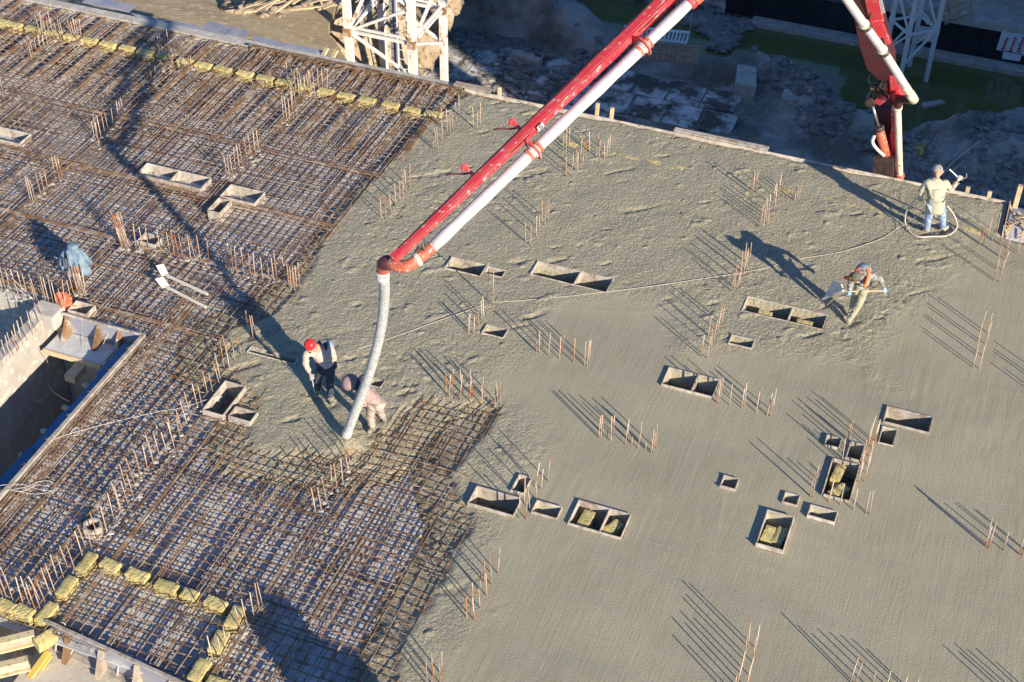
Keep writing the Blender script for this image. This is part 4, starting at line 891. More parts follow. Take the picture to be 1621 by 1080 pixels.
# lower arms beyond the slab edge
def atY(px, py, Y):
    d = R.T @ np.array([px - W2, -(py - H2), -F]); t = Y / d[1]; return Vector(CAM + t * d)
a0 = atY(1402, 300, 33.9); a1 = atY(1402, 175, 33.6); j1 = atY(1405, 155, 33.5)
def arm(pts, nm, m): # pts: (px, py, Y, half width side, depth)
    for i in range(len(pts) - 1):
        p, q = pts[i], pts[i + 1]
        MB().bar(atY(*p[:3]), atY(*q[:3]), p[3], p[4], up=(0, 1, .2), w2=q[3], h2=q[4]).build(nm, M[m], pump, bevel=.02)
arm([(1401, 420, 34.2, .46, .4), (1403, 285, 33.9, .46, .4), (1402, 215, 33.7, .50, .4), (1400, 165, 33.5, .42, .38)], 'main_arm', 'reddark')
MB().bar(atY(1415, 420, 34.0), atY(1417, 160, 33.3), .10, .42, up=(0, 1, .2)).build('arm_edge', M['red'], pump)
MB().bar(atY(1409, 300, 33.7), atY(1412, 210, 33.4), .11, .12, up=(0, 1, .2)).build('arm_edge', M['red'], pump)
jt = atY(1398, 150, 33.4)
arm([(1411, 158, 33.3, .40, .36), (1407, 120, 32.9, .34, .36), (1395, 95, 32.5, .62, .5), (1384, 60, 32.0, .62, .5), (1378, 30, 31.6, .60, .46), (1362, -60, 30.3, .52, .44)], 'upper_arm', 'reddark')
for (p, q, wd_) in (((1418, 150, 33.0), (1416, 120, 32.6), .22), ((1416, 120, 32.6), (1397, 80, 32.1), .18), ((1402, 68, 31.8), (1386, 30, 31.2), .22), ((1388, 34, 31.3), (1371, -55, 29.9), .30)):
    MB().bar(atY(*p), atY(*q), wd_, .10, up=(0, 1, .2)).build('arm_plate', M['red'], pump)
MB().bar(atY(1389, 20, 31.0), atY(1376, -30, 30.2), .34, .02, up=(0, 1, .2)).build('worn_patch', M['pipe'], pump)
# knuckle linkage, cylinder
ring(atY(1424, 143, 33.0), (0, 1, .3), .16, .5, 'red', 'pivot'); ring(atY(1396, 140, 33.0), (1, .2, 0), .12, .55, 'steeldark', 'pivot')
MB().bar(atY(1380, 160, 33.0), atY(1399, 128, 32.8), .12, .1, up=(0, 1, .2)).build('link_plate', M['steeldark'], pump)
MB().bar(atY(1388, 163, 32.95), atY(1404, 150, 32.7), .20, .06, up=(0, 1, .2)).build('link_plate', M['red'], pump)
ring(atY(1379, 158, 33.0), (0, 1, .3), .13, .3, 'steeldark', 'pivot')
MB().tube([atY(1381, 166, 33.0), atY(1391, 202, 33.1)], .035, 10).build('cylinder_rod', M['chrome'], pump, smooth=True)
MB().tube([atY(1391, 202, 33.1), atY(1403, 247, 33.2)], .115, 14).build('cylinder', M['orange'], pump, smooth=True)
ring(atY(1391.5, 203, 33.1), atY(1403, 247, 33.2) - atY(1391, 202, 33.1), .135, .12, 'steeldark')
MB().bar(atY(1399, 248, 33.1), atY(1399, 285, 33.2), .5, .2, up=(0, 1, .2)).build('cylinder_foot', M['steeldark'], pump)
MB().tube(smooth_path([atY(1384, 215, 33.0), atY(1381, 225, 33.0), atY(1388, 236, 33.0), atY(1400, 247, 33.0)]), .045, 8).build('hydraulic_hose', M['wire'], pump, smooth=True)
for off in ((1391, 130), (1397, 127), (1403, 131)):
    MB().tube(smooth_path([atY(off[0], off[1], 32.7), atY(off[0] - 5, off[1] + 12, 32.5), atY(off[0] + 2, off[1] + 24, 32.7)]), .03, 6).build('hydraulic_hose', M['blackrub'], pump, smooth=True)
MB().tube(smooth_path([atY(1392, 116, 32.7), atY(1380, 117, 32.6), atY(1374, 124, 32.6), atY(1377, 132, 32.7), atY(1388, 140, 32.8)]), .02, 6).build('hydraulic_hose', M['blackrub'], pump, smooth=True)
MB().tube(smooth_path([atY(1372, 40, 31.2), atY(1378, 22, 30.9), atY(1376, 30, 30.8), atY(1370, 42, 31)]), .02, 6).build('hydraulic_hose', M['blackrub'], pump, smooth=True)
# pipes
lo = [atY(1426, 420, 33.6), atY(1424.5, 285, 33.3), atY(1421, 170, 32.9)]
MB().tube([lo[0].lerp(lo[1], t) for t in (0, .5, 1)] + [lo[1].lerp(lo[2], t) for t in (.33, .66, 1)], .085, 14).build('riser_pipe', M['pipeold'], pump, smooth=True)
ring(lo[1] + (lo[2] - lo[1]).normalized() * .15, lo[2] - lo[1], .12, .12, 'orange'); ring(lo[2], lo[2] - lo[1], .115, .15, 'pipeold')
MB().tube(smooth_path([lo[2], atY(1424, 158, 32.7), atY(1436, 158, 32.4), atY(1447, 158, 32.1)], 5), .10, 12).build('elbow', M['reddark'], pump, smooth=True)
up_ = [atY(1447, 159, 31.9), atY(1399, 82, 30.9), atY(1370, 42, 30.2), atY(1341, 0, 29.5), atY(1300, -62, 28.5)]
MB().tube([up_[0], up_[0].lerp(up_[1], .15)], .115, 14).build('elbow', M['pipeold'], pump, smooth=True)
MB().tube([p_ for i in range(4) for p_ in (up_[i], up_[i].lerp(up_[i + 1], .5))] + [up_[4]], .098, 14).build('delivery_pipe', M['pipe'], pump, smooth=True)
MB().tube([up_[0].lerp(up_[1], .1), up_[0].lerp(up_[1], .32)], .101, 14).build('pipe_end', M['pipeold'], pump, smooth=True)
for i in (1, 2): ring(up_[i], up_[i + 1] - up_[i], .14, .10, 'steeldark'); ring(up_[i] + (up_[i + 1] - up_[i]).normalized() * .1, up_[i + 1] - up_[i], .12, .1, 'pipeold')
# out of frame: the arms meet above
T1 = atY(1362, -60, 30.3) + (atY(1362, -60, 30.3) - atY(1402, 165, 33.5)).normalized() * 5.5
MB().bar(atY(1362, -60, 30.3), T1, .5, .44, up=(0, 1, .2)).build('upper_arm', M['red'], pump)
MB().tube([up_[4], T1 + Vector((-.4, 0, 0))], .098, 10).build('delivery_pipe', M['pipe'], pump)
MB().bar(B2, T1, .4, .5).build('middle_arm', M['red'], pump)
MB().tube([P2, T1 + Vector((-.2, -.3, 0))], .105, 10).build('delivery_pipe', M['pipe'], pump)

# ------------------------------------------------------------------ people
CL = {'skin': mat('skin', (.52, .28, .19), .6)}
def skinmesh(name, nodes, edges, m, parent, sub=2, root=None):
    keys = list(nodes); me = bpy.data.meshes.new(name)
    me.from_pydata([tuple(nodes[k][0]) for k in keys], [(keys.index(a), keys.index(b)) for a, b in edges], [])
    o = bpy.data.objects.new(name, me); C.objects.link(o)
    sm = o.modifiers.new('skin', 'SKIN'); sm.use_smooth_shade = True
    lay = me.skin_vertices[0] if me.skin_vertices else None
    if lay is None:
        bm = bmesh.new(); bm.from_mesh(me); bm.verts.layers.skin.verify(); bm.to_mesh(me); bm.free(); lay = me.skin_vertices[0]
    for i, k in enumerate(keys):
        r = nodes[k][1]; lay.data[i].radius = (r, r) if not isinstance(r, tuple) else r; lay.data[i].use_root = (k == root) if root else (i == 0)
    s = o.modifiers.new('sub', 'SUBSURF'); s.levels = sub; s.render_levels = sub
    dg = bpy.context.evaluated_depsgraph_get(); dg.update()
    nm = bpy.data.meshes.new_from_object(o.evaluated_get(dg)); o.modifiers.clear(); nm.materials.clear(); nm.materials.append(m)
    o.data = nm; nm.name = name; nm.shade_smooth(); bpy.data.meshes.remove(me)
    if name in ('jacket', 'trousers', 'hood'):
        from mathutils import noise as mn
        for v_ in nm.vertices:
            p_ = v_.co; k_ = mn.noise(Vector((p_.x * 9, p_.y * 9, p_.z * 22))) * .016 + mn.noise(p_ * 30) * .007
            v_.co = p_ + v_.normal * k_
    if parent: o.parent = parent; o.matrix_parent_inverse = Matrix.Translation(-parent.location)
    return o
def hand(parent, wrist, elbow, m, curl_dir, thumb_dir, s=1.0):
    w_ = Vector(wrist); d = (w_ - Vector(elbow)).normalized(); c = Vector(curl_dir).normalized(); c = (c - d * c.dot(d)).normalized(); t = d.cross(c)
    if t.dot(Vector(thumb_dir)) < 0: t = -t
    nodes = {'w': (w_, .034 * s), 'p': (w_ + d * .05 * s, (.045 * s, .030 * s))}; edges = [('w', 'p')]
    skinmesh('glove_palm', {'w': (w_ - d * .02, .033 * s), 'a': (w_ + d * .045 * s, .043 * s), 'b': (w_ + d * .085 * s, .040 * s)}, [('w', 'a'), ('a', 'b')], m, parent, 1)
    parent = C.objects[-1]
    for i in range(4):
        b0 = w_ + d * .07 * s + t * ((1.5 - i) * .022 * s); L = (.9, 1, .95, .78)[i] * s
        b1 = b0 + (d * .035 + c * .010) * L; b2 = b1 + (d * .012 + c * .030) * L; b3 = b2 + (-d * .012 + c * .022) * L
        MB().tube([b0, b1, b2, b3], [.0125 * s, .012 * s, .011 * s, .009 * s], 6).build('glove_finger', m, parent, smooth=True)
    b0 = w_ + d * .03 * s + t * .03 * s; b1 = b0 + (t * .028 + d * .02) * s; b2 = b1 + (d * .022 + c * .022 - t * .004) * s
    MB().tube([b0, b1, b2], [.015 * s, .013 * s, .010 * s], 6).build('glove_thumb', m, parent, smooth=True)
def person(label, J, mats, cap=None, extras=None, fat=1.0):
    """J: joints as 3D points: head neck chest pelvis shL shR elL elR haL haR hipL hipR knL knR anL anR toL toR"""
    J = {k: Vector(v) for k, v in J.items()}; base = (J['anL'] + J['anR']) / 2; base.z = 0
    e_ = empty('person', tuple(base), label, 'person')
    f = fat
    bn = {'pelvis': (J['pelvis'], .12), 'chest': (J['chest'], .13), 'neck': (J['neck'], .055), 'head': (J['head'], .085)}
    be = [('pelvis', 'chest'), ('chest', 'neck'), ('neck', 'head')]
    for s in 'LR':
        bn['sh' + s] = (J['sh' + s], .06); bn['el' + s] = (J['el' + s], .045); bn['ha' + s] = (J['ha' + s], .03)
        bn['hip' + s] = (J['hip' + s], .085); bn['kn' + s] = (J['kn' + s], .06); bn['an' + s] = (J['an' + s], .045)
        be += [('chest', 'sh' + s), ('sh' + s, 'el' + s), ('el' + s, 'ha' + s), ('pelvis', 'hip' + s), ('hip' + s, 'kn' + s), ('kn' + s, 'an' + s)]
    skinmesh('body', bn, be, CL['skin'], e_, 1, 'pelvis')
    mid = (J['pelvis'] + J['chest']) / 2; low = J['pelvis'] + (J['pelvis'] - J['chest']).normalized() * .06
    jn = {'low': (low, .165 * f), 'mid': (mid, .165 * f), 'chest': (J['chest'], .165 * f), 'neck': (J['neck'].lerp(J['chest'], .35), .10 * f)}
    je = [('low', 'mid'), ('mid', 'chest'), ('chest', 'neck')]
    for s in 'LR':
        jn['sh' + s] = (J['sh' + s], .088 * f); jn['up' + s] = (J['sh' + s].lerp(J['el' + s], .5) + Vector((0, 0, .008)), .078 * f); jn['el' + s] = (J['el' + s], .066 * f)
        jn['fo' + s] = (J['el' + s].lerp(J['ha' + s], .5), .060 * f); jn['ha' + s] = (J['el' + s].lerp(J['ha' + s], .92), .05 * f)
        je += [('chest', 'sh' + s), ('sh' + s, 'up' + s), ('up' + s, 'el' + s), ('el' + s, 'fo' + s), ('fo' + s, 'ha' + s)]
    skinmesh('jacket', jn, je, mats['jacket'], e_, 3, 'mid')
    tn = {'pelvis': (J['pelvis'], .145 * f)}; te = []
    for s in 'LR':
        tn['hip' + s] = (J['hip' + s], .108 * f); tn['th' + s] = (J['hip' + s].lerp(J['kn' + s], .5), .095 * f); tn['kn' + s] = (J['kn' + s], .080 * f)
        tn['ca' + s] = (J['kn' + s].lerp(J['an' + s], .5), .080 * f); tn['an' + s] = (J['kn' + s].lerp(J['an' + s], .92), .070 * f)
        te += [('pelvis', 'hip' + s), ('hip' + s, 'th' + s), ('th' + s, 'kn' + s), ('kn' + s, 'ca' + s), ('ca' + s, 'an' + s)]
        bt = {'k': (J['kn' + s].lerp(J['an' + s], mats.get('boot_top', .75)), .072), 'a': (J['an' + s], .062), 'h': (J['an' + s] + Vector((0, 0, -.05)), .058), 'm': (J['an' + s].lerp(J['to' + s], .55) + Vector((0, 0, -.045)), .054), 't': (J['to' + s], .045)}
        skinmesh('boot', bt, [('k', 'a'), ('a', 'h'), ('h', 'm'), ('m', 't')], mats['boot'], e_, 2, 'h')
    skinmesh('trousers', tn, te, mats['trousers'], e_, 3, 'pelvis')
    # head with cap, nose, ears, eyes
    fd = (J['face']).normalized(); up = (J['head'] - J['neck']).normalized(); up = (up - fd * up.dot(fd)).normalized(); rt = fd.cross(up)
    H = J['head']
    hn = {'j': (H - up * .055 + fd * .045, .05), 'c': (H, .095), 't': (H + up * .045 - fd * .01, .088)}
    hd_ = skinmesh('head', hn, [('j', 'c'), ('c', 't')], CL['skin'], e_, 2, 'c')
    MB().add([H + fd * .09 + up * .015, H + fd * .095 - up * .035 + rt * .014, H + fd * .095 - up * .035 - rt * .014, H + fd * .122 - up * .03], [(0, 1, 3), (0, 3, 2), (1, 2, 3)]).build('nose', CL['skin'], hd_)
    for s in (1, -1):
        MB().ball(tuple(H + rt * .092 * s - up * .005), .026, 0, (.6, 1, 1), 8, 6).build('ear', CL['skin'], hd_, smooth=True)
        MB().ball(tuple(H + fd * .083 + rt * .034 * s + up * .018), .011, 0, (1, 1, 1), 6, 5).build('eye', M['blackrub'], hd_)
    MB().bar(H + fd * .088 - up * .055 + rt * .022, H + fd * .088 - up * .055 - rt * .022, .012, .008).build('mouth', mats.get('mouth', CL['lip']), hd_)
    if cap:
        vs = []; fs = []; N = 16; K = 6; rc = .113
        for k in range(K):
            a = math.pi / 2 * k / (K - 1)
            for i in range(N):
                b = 2 * math.pi * i / N; v = (rt * math.cos(b) + fd * math.sin(b)) * (rc * math.cos(a) + .001) + up * (rc * 1.05 * math.sin(a)); vs.append(H + up * .018 + v)
        for k in range(K - 1):
            for i in range(N): fs.append((k * N + i, k * N + (i + 1) % N, (k + 1) * N + (i + 1) % N, (k + 1) * N + i))
        o = MB().add(vs, fs).build('cap', cap, e_, smooth=True); o.modifiers.new('thickness', 'SOLIDIFY').thickness = -.012
        ringp = [H + up * .02 + (rt * math.cos(b) + fd * math.sin(b)) * .112 for b in np.linspace(0, 2 * math.pi, 17)]
        MB().tube(ringp, .014, 6, cap=False).build('cap_band', mats.get('band', cap), o, smooth=True)
    for s in 'LR':
        if mats.get('glove'):
            cd = mats.get('curl' + s, (0, 0, -1)); hand(e_, J['ha' + s], J['el' + s], mats['glove'], cd, mats.get('thumb' + s, (0, 1, 0)), 1.12)
    return e_, J, (fd, up, rt)
CL['lip'] = mat('lip', (.35, .12, .10), .6)
CL['beige'] = cloth('beige_pink_workwear', (.62, .50, .42), (.50, .37, .31))
CL['navy'] = cloth('dark_navy_cloth', (.035, .045, .075), (.06, .07, .10))
CL['rubber'] = mat('muddy_rubber_boots', (.30, .28, .22), .7, scale=12, col2=(.20, .18, .14))
CL['greyglove'] = cloth('grey_work_glove', (.42, .40, .38))
CL['redcap'] = mat('red_helmet', (.80, .03, .035), .35)
CL['mauve'] = cloth('dusty_brown_pink_workwear', (.42, .31, .28), (.33, .23, .21))
CL['mudtr'] = cloth('mud_stained_trousers', (.50, .42, .36), (.36, .29, .25))
CL['blueglove'] = cloth('pale_blue_glove', (.25, .40, .56), (.35, .45, .55), 30)
CL['camo'] = cloth('grey_camouflage', (.36, .37, .36), (.13, .13, .12), 11)
CL['olive'] = cloth('olive_trousers', (.42, .40, .29), (.33, .31, .22))
CL['orangev'] = mat('orange_vest', (.85, .22, .06), .7)
CL['khaki'] = cloth('khaki_jacket', (.50, .48, .36), (.41, .39, .29), 6)
CL['jeans'] = cloth('splashed_blue_jeans', (.15, .28, .52), (.48, .52, .56), 10)
CL['tanboot'] = mat('tan_boots', (.50, .42, .30), .8, scale=12, col2=(.38, .31, .22))
CL['greycap'] = mat('grey_knit_cap', (.32, .31, .31), .9); CL['olivecap'] = mat('dark_olive_knit_cap', (.13, .125, .10), .95)
CL['browncap'] = cloth('brown_pink_hood', (.36, .25, .24))
CL['greypatch'] = cloth('blue_grey_cloth_panel', (.25, .31, .40))
CL['whitecuff'] = mat('white_knit', (.62, .58, .54), .9)
V = Vector
def g3(px, py, z): return V(G(px, py, z))

# worker with the red helmet
J = dict(pelvis=g3(517, 578, .93), chest=g3(507, 553, 1.22), neck=g3(498, 547, 1.36), head=g3(492, 546, 1.46), shL=g3(484, 560, 1.22), shR=g3(523, 550, 1.26),
         elL=g3(484, 577, 1.0), elR=g3(529, 566, 1.02), haL=g3(491, 592, .84), haR=g3(526, 581, .80), hipL=g3(508, 583, .88), hipR=g3(523, 580, .88),
         knL=g3(503, 602, .48), knR=g3(522, 608, .48), anL=g3(502, 618, .10), anR=g3(524, 631, .08), toL=g3(499, 628, .04), toR=g3(527, 641, .04), face=V((.15, -.75, -.75)))
e, JJ, ax = person('worker in a red helmet and beige jacket bending over with a thin rod', J, dict(jacket=CL['beige'], trousers=CL['navy'], boot=CL['rubber'], glove=CL['greyglove'], boot_top=.35, band=CL['whitecuff'], thumbL=(0, 1, 0), thumbR=(0, 1, 0)), CL['redcap'])
MB().tube([JJ['shL'].lerp(JJ['chest'], .4) + V((0, -.1, .05)), JJ['chest'] + V((-.02, .03, .18)), JJ['pelvis'] + V((-.05, .12, .1))], .03, 6).build('strap', CL['navy'], e)
MB().tube([JJ['shR'].lerp(JJ['chest'], .4) + V((.05, -.1, .05)), JJ['chest'] + V((.1, .03, .17)), JJ['pelvis'] + V((.08, .12, .1))], .03, 6).build('strap', CL['navy'], e)
o = MB().ball(tuple(JJ['shR'].lerp(JJ['chest'], .25) + V((.02, .05, .02))), .1, .05, (1, 1, 1.3), 10, 8).build('sleeve_panel', CL['greypatch'], e, smooth=True)
o = tag(MB().tube([JJ['haL'] + V((.0, -.02, .03)), V(G(493.5, 596, .72)), V(G(498, 622, .03))], .012, 6).build('steel_rod', M['wire']), 'thin rod held by the worker in the red helmet', 'rod')

# worker guiding the hose
J = dict(pelvis=g3(594, 637, .92), chest=g3(573, 617, 1.20), neck=g3(563, 610, 1.27), head=g3(554, 606, 1.32), shL=g3(570, 627, 1.14), shR=g3(577, 610, 1.20),
         elL=g3(580, 640, .95), elR=g3(570, 628, .98), haL=g3(570, 641, .92), haR=g3(577, 632, .95), hipL=g3(588, 645, .88), hipR=g3(599, 638, .88),
         knL=g3(586, 660, .50), knR=g3(602, 652, .50), anL=g3(590, 677, .10), anR=g3(606, 660, .10), toL=g3(581, 684, .04), toR=g3(612, 664, .04), face=V((-.8, -.1, -.55)))
e, JJ, ax = person('worker in dusty brown clothes bent over and holding the end of the hose', J, dict(jacket=CL['mauve'], trousers=CL['mudtr'], boot=CL['rubber'], glove=CL['blueglove'], boot_top=.45, curlL=(-.5, 0, -.6), thumbL=(0, 0, 1)), CL['browncap'], fat=1.0)
MB().ball(tuple(JJ['head'] + V((.0, .0, .01))), .165, .04, (1.05, 1.1, 1.0), 12, 9).build('hood', CL['browncap'], e, smooth=True)
MB().ball(tuple(JJ['neck'] + V((.06, .03, .02))), .14, .04, (1.0, 1.1, .9), 12, 9).build('collar', CL['navy'], e, smooth=True)

# worker with the wide rake
J = dict(pelvis=g3(1366, 446, .96), chest=g3(1363, 434, 1.22), neck=g3(1358, 434, 1.32), head=g3(1354.5, 438, 1.36), shL=g3(1348, 442, 1.18), shR=g3(1375, 437, 1.24),
         elL=g3(1346, 452, .98), elR=g3(1393, 441, 1.06), haL=g3(1344, 461, .84), haR=g3(1399, 455, .90), hipL=g3(1360, 452, .88), hipR=g3(1370, 452, .88),
         knL=g3(1352, 472, .46), knR=g3(1361, 480, .50), anL=g3(1348, 492, .12), anR=g3(1345, 505, .10), toL=g3(1341, 499, .04), toR=g3(1342, 511, .04), face=V((-.25, -.6, -.85)))
e, JJ, ax = person('worker in camouflage with an orange vest bending over a wide rake', J, dict(jacket=CL['camo'], trousers=CL['olive'], boot=CL['olive'], glove=CL['blueglove'], boot_top=.4, thumbL=(1, 0, 0), thumbR=(-1, 0, 0)), CL['olivecap'])
vst = [JJ['shL'] + V((-.06, -.06, .06)), JJ['shL'].lerp(JJ['chest'], .5) + V((0, .10, .12)), JJ['chest'] + V((0, .12, .15)), JJ['shR'].lerp(JJ['chest'], .4) + V((.02, .06, .12)), JJ['shR'] + V((.0, -.10, .04)), JJ['shR'] + V((-.02, -.22, -.10))]
vm_ = MB()
for o_ in (V((0, 0, 0)), V((.0, .06, -.015)), V((.0, .12, -.045)), V((.0, -.05, -.01))): vm_.tube(smooth_path([p + o_ for p in vst], 5), .036, 7)
vm_.build('vest', CL['orangev'], e, smooth=True)
MB().ball(tuple(JJ['chest'] + V((.03, .10, .06))), .17, .03, (1.0, .9, .8), 12, 9).build('vest_back', CL['greypatch'], e, smooth=True)
MB().ball(tuple(JJ['shL'] + V((-.10, -.03, .02))), .06, .2, (1.3, .9, .7), 8, 6).build('vest_tail', CL['orangev'], e, smooth=True)
e = empty('concrete_rake', tuple(G(1303, 474, 0)), 'wide board rake with a long pale handle held by the bent worker', 'rake')
hA = g3(1402, 460.5, .86); hB = g3(1338, 461.5, .72)
MB().tube([hA, hB], .018, 8).build('handle', M['newwood'], e)
q = [G(1302.5, 473.5, .10), G(1335, 460.5, .62), G(1331, 450, .72), G(1318, 445.5, .55)]; n_ = Vector((.02, .02, .0))
MB().add([V(p) for p in q] + [V(p) + n_ for p in q], [(3, 2, 1, 0), (4, 5, 6, 7), (0, 1, 5, 4), (1, 2, 6, 5), (2, 3, 7, 6), (3, 0, 4, 7)]).build('blade', M['whitepaddle'], e)
MB().bar(V(q[0]), V(q[1]), .05, .05).build('blade_batten', M['whitepaddle'], e)
MB().tube([V(G(1331, 463, .6)), V(G(1309, 483, .02))], .010, 6).build('brace', M['newwood'], e)

# man with the hose loop, back to the camera
J = dict(pelvis=g3(1481, 324, .96), chest=g3(1481, 297, 1.33), neck=g3(1483.5, 281, 1.52), head=g3(1484, 270, 1.66), shL=g3(1467, 289, 1.42), shR=g3(1497, 290, 1.42),
         elL=g3(1458, 303, 1.18), elR=g3(1505, 301, 1.22), haL=g3(1458, 311, .98), haR=g3(1516, 286, 1.42), hipL=g3(1474, 327, .90), hipR=g3(1490, 327, .90),
         knL=g3(1469, 347, .50), knR=g3(1492, 346, .50), anL=g3(1467.5, 363, .12), anR=g3(1493, 361, .12), toL=g3(1465, 358, .05), toR=g3(1501, 358, .05), face=V((.25, .95, -.1)))
e, JJ, ax = person('man in a khaki jacket, splashed jeans and grey cap standing at the far slab edge', J, dict(jacket=CL['khaki'], trousers=CL['jeans'], boot=CL['tanboot'], glove=CL['whitecuff'], boot_top=.85, curlR=(.3, .6, -.2)), CL['greycap'], fat=1.06)
sk = MB(); N = 24; vs = []; fs = []
for k, (t, rx, ry) in enumerate(((1.12, .19, .15), (.98, .205, .165), (.85, .215, .17), (.78, .218, .172))):
    for i in range(N):
        a = 2 * math.pi * i / N; vs.append((JJ['pelvis'].x + rx * math.cos(a) * (1 + .03 * math.sin(5 * a)), JJ['pelvis'].y + ry * math.sin(a), t + .01 * math.sin(4 * a)))
for k in range(3):
    for i in range(N): fs.append((k * N + i, (k + 1) * N + i, (k + 1) * N + (i + 1) % N, k * N + (i + 1) % N))
o = sk.add(vs, fs).build('jacket_skirt', CL['khaki'], e, smooth=True); o.modifiers.new('thickness', 'SOLIDIFY').thickness = .015
MB().ball(tuple(JJ['neck'] + V((.0, -.10, -.06))), .12, .03, (1.25, .6, .9), 12, 8).build('hood', CL['khaki'], e, smooth=True)
e = empty('spray_gun', tuple(JJ['haR']), 'metal spray gun held up by the man in the khaki jacket', 'spray gun')
hh = JJ['haR']
MB().bar(hh + V((-.02, .05, .02)), hh + V((.1, .12, .0)), .05, .06).build('valve_body', M['chrome'], e)
MB().tube([hh + V((.0, .05, .05)), hh + V((-.24, .05, .22))], .016, 6).build('lever', M['mast2'], e)
MB().tube(smooth_path([hh + V((.10, .12, 0)), hh + V((.17, .12, .06)), hh + V((.15, .12, .16))]), .016, 6).build('nozzle', M['chrome'], e)

# ------------------------------------------------------------------ lattice masts
def mast(name, label, L, u, v, z0, z1, zj, bay, leg, br, m, group, half=True):
    L = V(L); u = V(u); v = V(v); e_ = empty(name, (L.x, L.y, z0), label, 'crane mast', group)
    cs = [L, L + u, L + u + v, L + v]
    for c in cs:
        # angle section leg
        for (a, b) in ((0, 0),):
            MB().box((c.x - leg / 2, c.y - leg / 2, z0), (c.x + leg / 2, c.y - leg / 2 + leg * .42, z1)).build('leg', M[m], e_)
            MB().box((c.x + leg * .12, c.y - leg / 2 + leg * .43, z0), (c.x + leg / 2, c.y + leg / 2, z1)).build('leg', M[m], e_)
        z = zj
        while z < z1 and z > z0:
            MB().box((c.x - leg * .62, c.y - leg * .62, z - .14), (c.x + leg * .62, c.y + leg * .1, z + .14)).build('joint_plate', M['rust' if m == 'mast' else m], e_); z += bay * 2
    for i in range(4):
        a, b = cs[i], cs[(i + 1) % 4]; k = 0; z = zj - bay
        while z < z1:
            za, zb = z, z + bay
            p, q = (a, b) if (k + i // 2) % 2 else (b, a)
            lo_, hi_ = max(za, z0), min(zb, z1)
            if hi_ > lo_: MB().bar((p.x, p.y, lo_), (q.x, q.y, hi_), br, br).build('brace', M[m], e_)
            if k % 2: MB().bar((a.x, a.y, z), (b.x, b.y, z), br * 1.05, br * 1.05).build('crossbar', M[m], e_); 
            if k % 2 and m == 'mast': MB().bar((a.x, a.y, z + .16), (b.x, b.y, z + .16), br * .8, br * .8).build('crossbar', M[m], e_)
            z += bay; k += 1
    return e_, cs
e, cs = mast('crane_mast', 'white tower crane mast with rusty joints behind the rebar field', (-20.19, 38.82, 0), (2.26, 0, 0), (0, 2.5, 0), -8.2, 12, -2.92, 1.25, .22, .085, 'mast', None)
# ladder and conduit inside
for dx in (.0, .35): MB().tube([(-19.0 + dx, 40.0, -8), (-19.0 + dx, 40.0, 8)], .025, 6).build('ladder_rail', M['mast2'], e)
for z in np.arange(-7.8, 8, .35): MB().tube([(-19, 40, z), (-18.65, 40, z)], .014, 5).build('ladder_rung', M['mast2'], e)
MB().box((-19.5, 40.5, -8), (-19.25, 40.65, 8)).build('cable_duct', M['plyblue'], e)
R2 = G(1462, 146, -8.7); q1 = G(1480.4, 73.9, -6.05); q2 = G(1435.3, 82.4, -6.05)
uu = V(q2 - q1); uu.z = 0
vv = V((-uu.y, uu.x, 0)).normalized() * uu.length
if vv.y < 0: vv = -vv
mast('crane_mast', 'slim grey lattice mast standing in the green water at the upper right', (R2[0], R2[1], 0), uu, vv * 1.0, -9.2, 3, -6.05, 1.28, .17, .07, 'mast2', None)

# ------------------------------------------------------------------ pit ground, water
GZ = -8.0
shore = [(690, -60), (790, -2), (830, 22), (900, 26), (960, 48), (990, 45), (1060, 60), (1120, 96), (1175, 92), (1190, 84), (1262, 112), (1290, 135), (1325, 168), (1350, 182), (1400, 186), (1430, 200), (1470, 196), (1500, 212), (1525, 200), (1560, 190), (1640, 178), (1740, 170), (1740, -60)]
SH = [g2(p, -8.7) for p in shore]; SH = SH[:-1] + [(9, 54.2), (-30, 54.2)]
SH = [g2(p, -7.75) for p in shore[1:-1]] + [(14, 90), (-30, 90)]
gx = np.arange(-46, 14, .16); gy = np.arange(32.4, 78, .16); X, Y = np.meshgrid(gx, gy, indexing='ij')
ds = sdist(X, Y, SH) + fbm(X, Y, 1.1, 71, 3) * .22
ridge = .55 * np.exp(-((ds - .5) / .9) ** 2) * (ss(-13, -9, X) + .7 * (1 - ss(-17, -14.5, X)))
zg = GZ + ridge + fbm(X, Y, 1.4, 81, 5) * .22 * ss(0, 1, ds)
m1 = g2((770, 35), -7.5); zg += 2.0 * np.exp(-((X - m1[0]) / 3.2) ** 2 - ((Y - m1[1]) / 1.5) ** 2)
m2 = g2((1560, 245), -7.5); zg += 1.2 * ss(3.2, .3, np.hypot((X - m2[0] - .6) * .8, Y - m2[1] + .2)) 
zg += np.abs(fbm(X, Y, .7, 87, 4)) * .75 * np.exp(-((X - m1[0]) / 3.4) ** 2 - ((Y - m1[1]) / 1.7) ** 2)
m3 = g2((880, 45), -7.8); zg += .9 * np.exp(-((X - m3[0]) / 2.6) ** 2 - ((Y - m3[1]) / .9) ** 2)
m4 = g2((1430, 235), -8.2); zg -= .5 * np.exp(-((X - m4[0]) ** 2 + (Y - m4[1]) ** 2) / .9)
zg = GZ - 1.1 + (zg - GZ + 1.1) * ss(-.45, .15, ds)
rt_ = (X < -9.4) & (Y > 44.6) & (Y < 48.9); zg = np.where(rt_ & (ds > 1.0), np.minimum(zg, GZ + .0 + .03 * fbm(X, Y, .7, 5, 2)), zg)
rub = ss(4.5, 1.0, np.hypot((X - m2[0]) * .8, Y - m2[1])); zg += rub * np.abs(fbm(X, Y, .5, 95, 4)) * .35
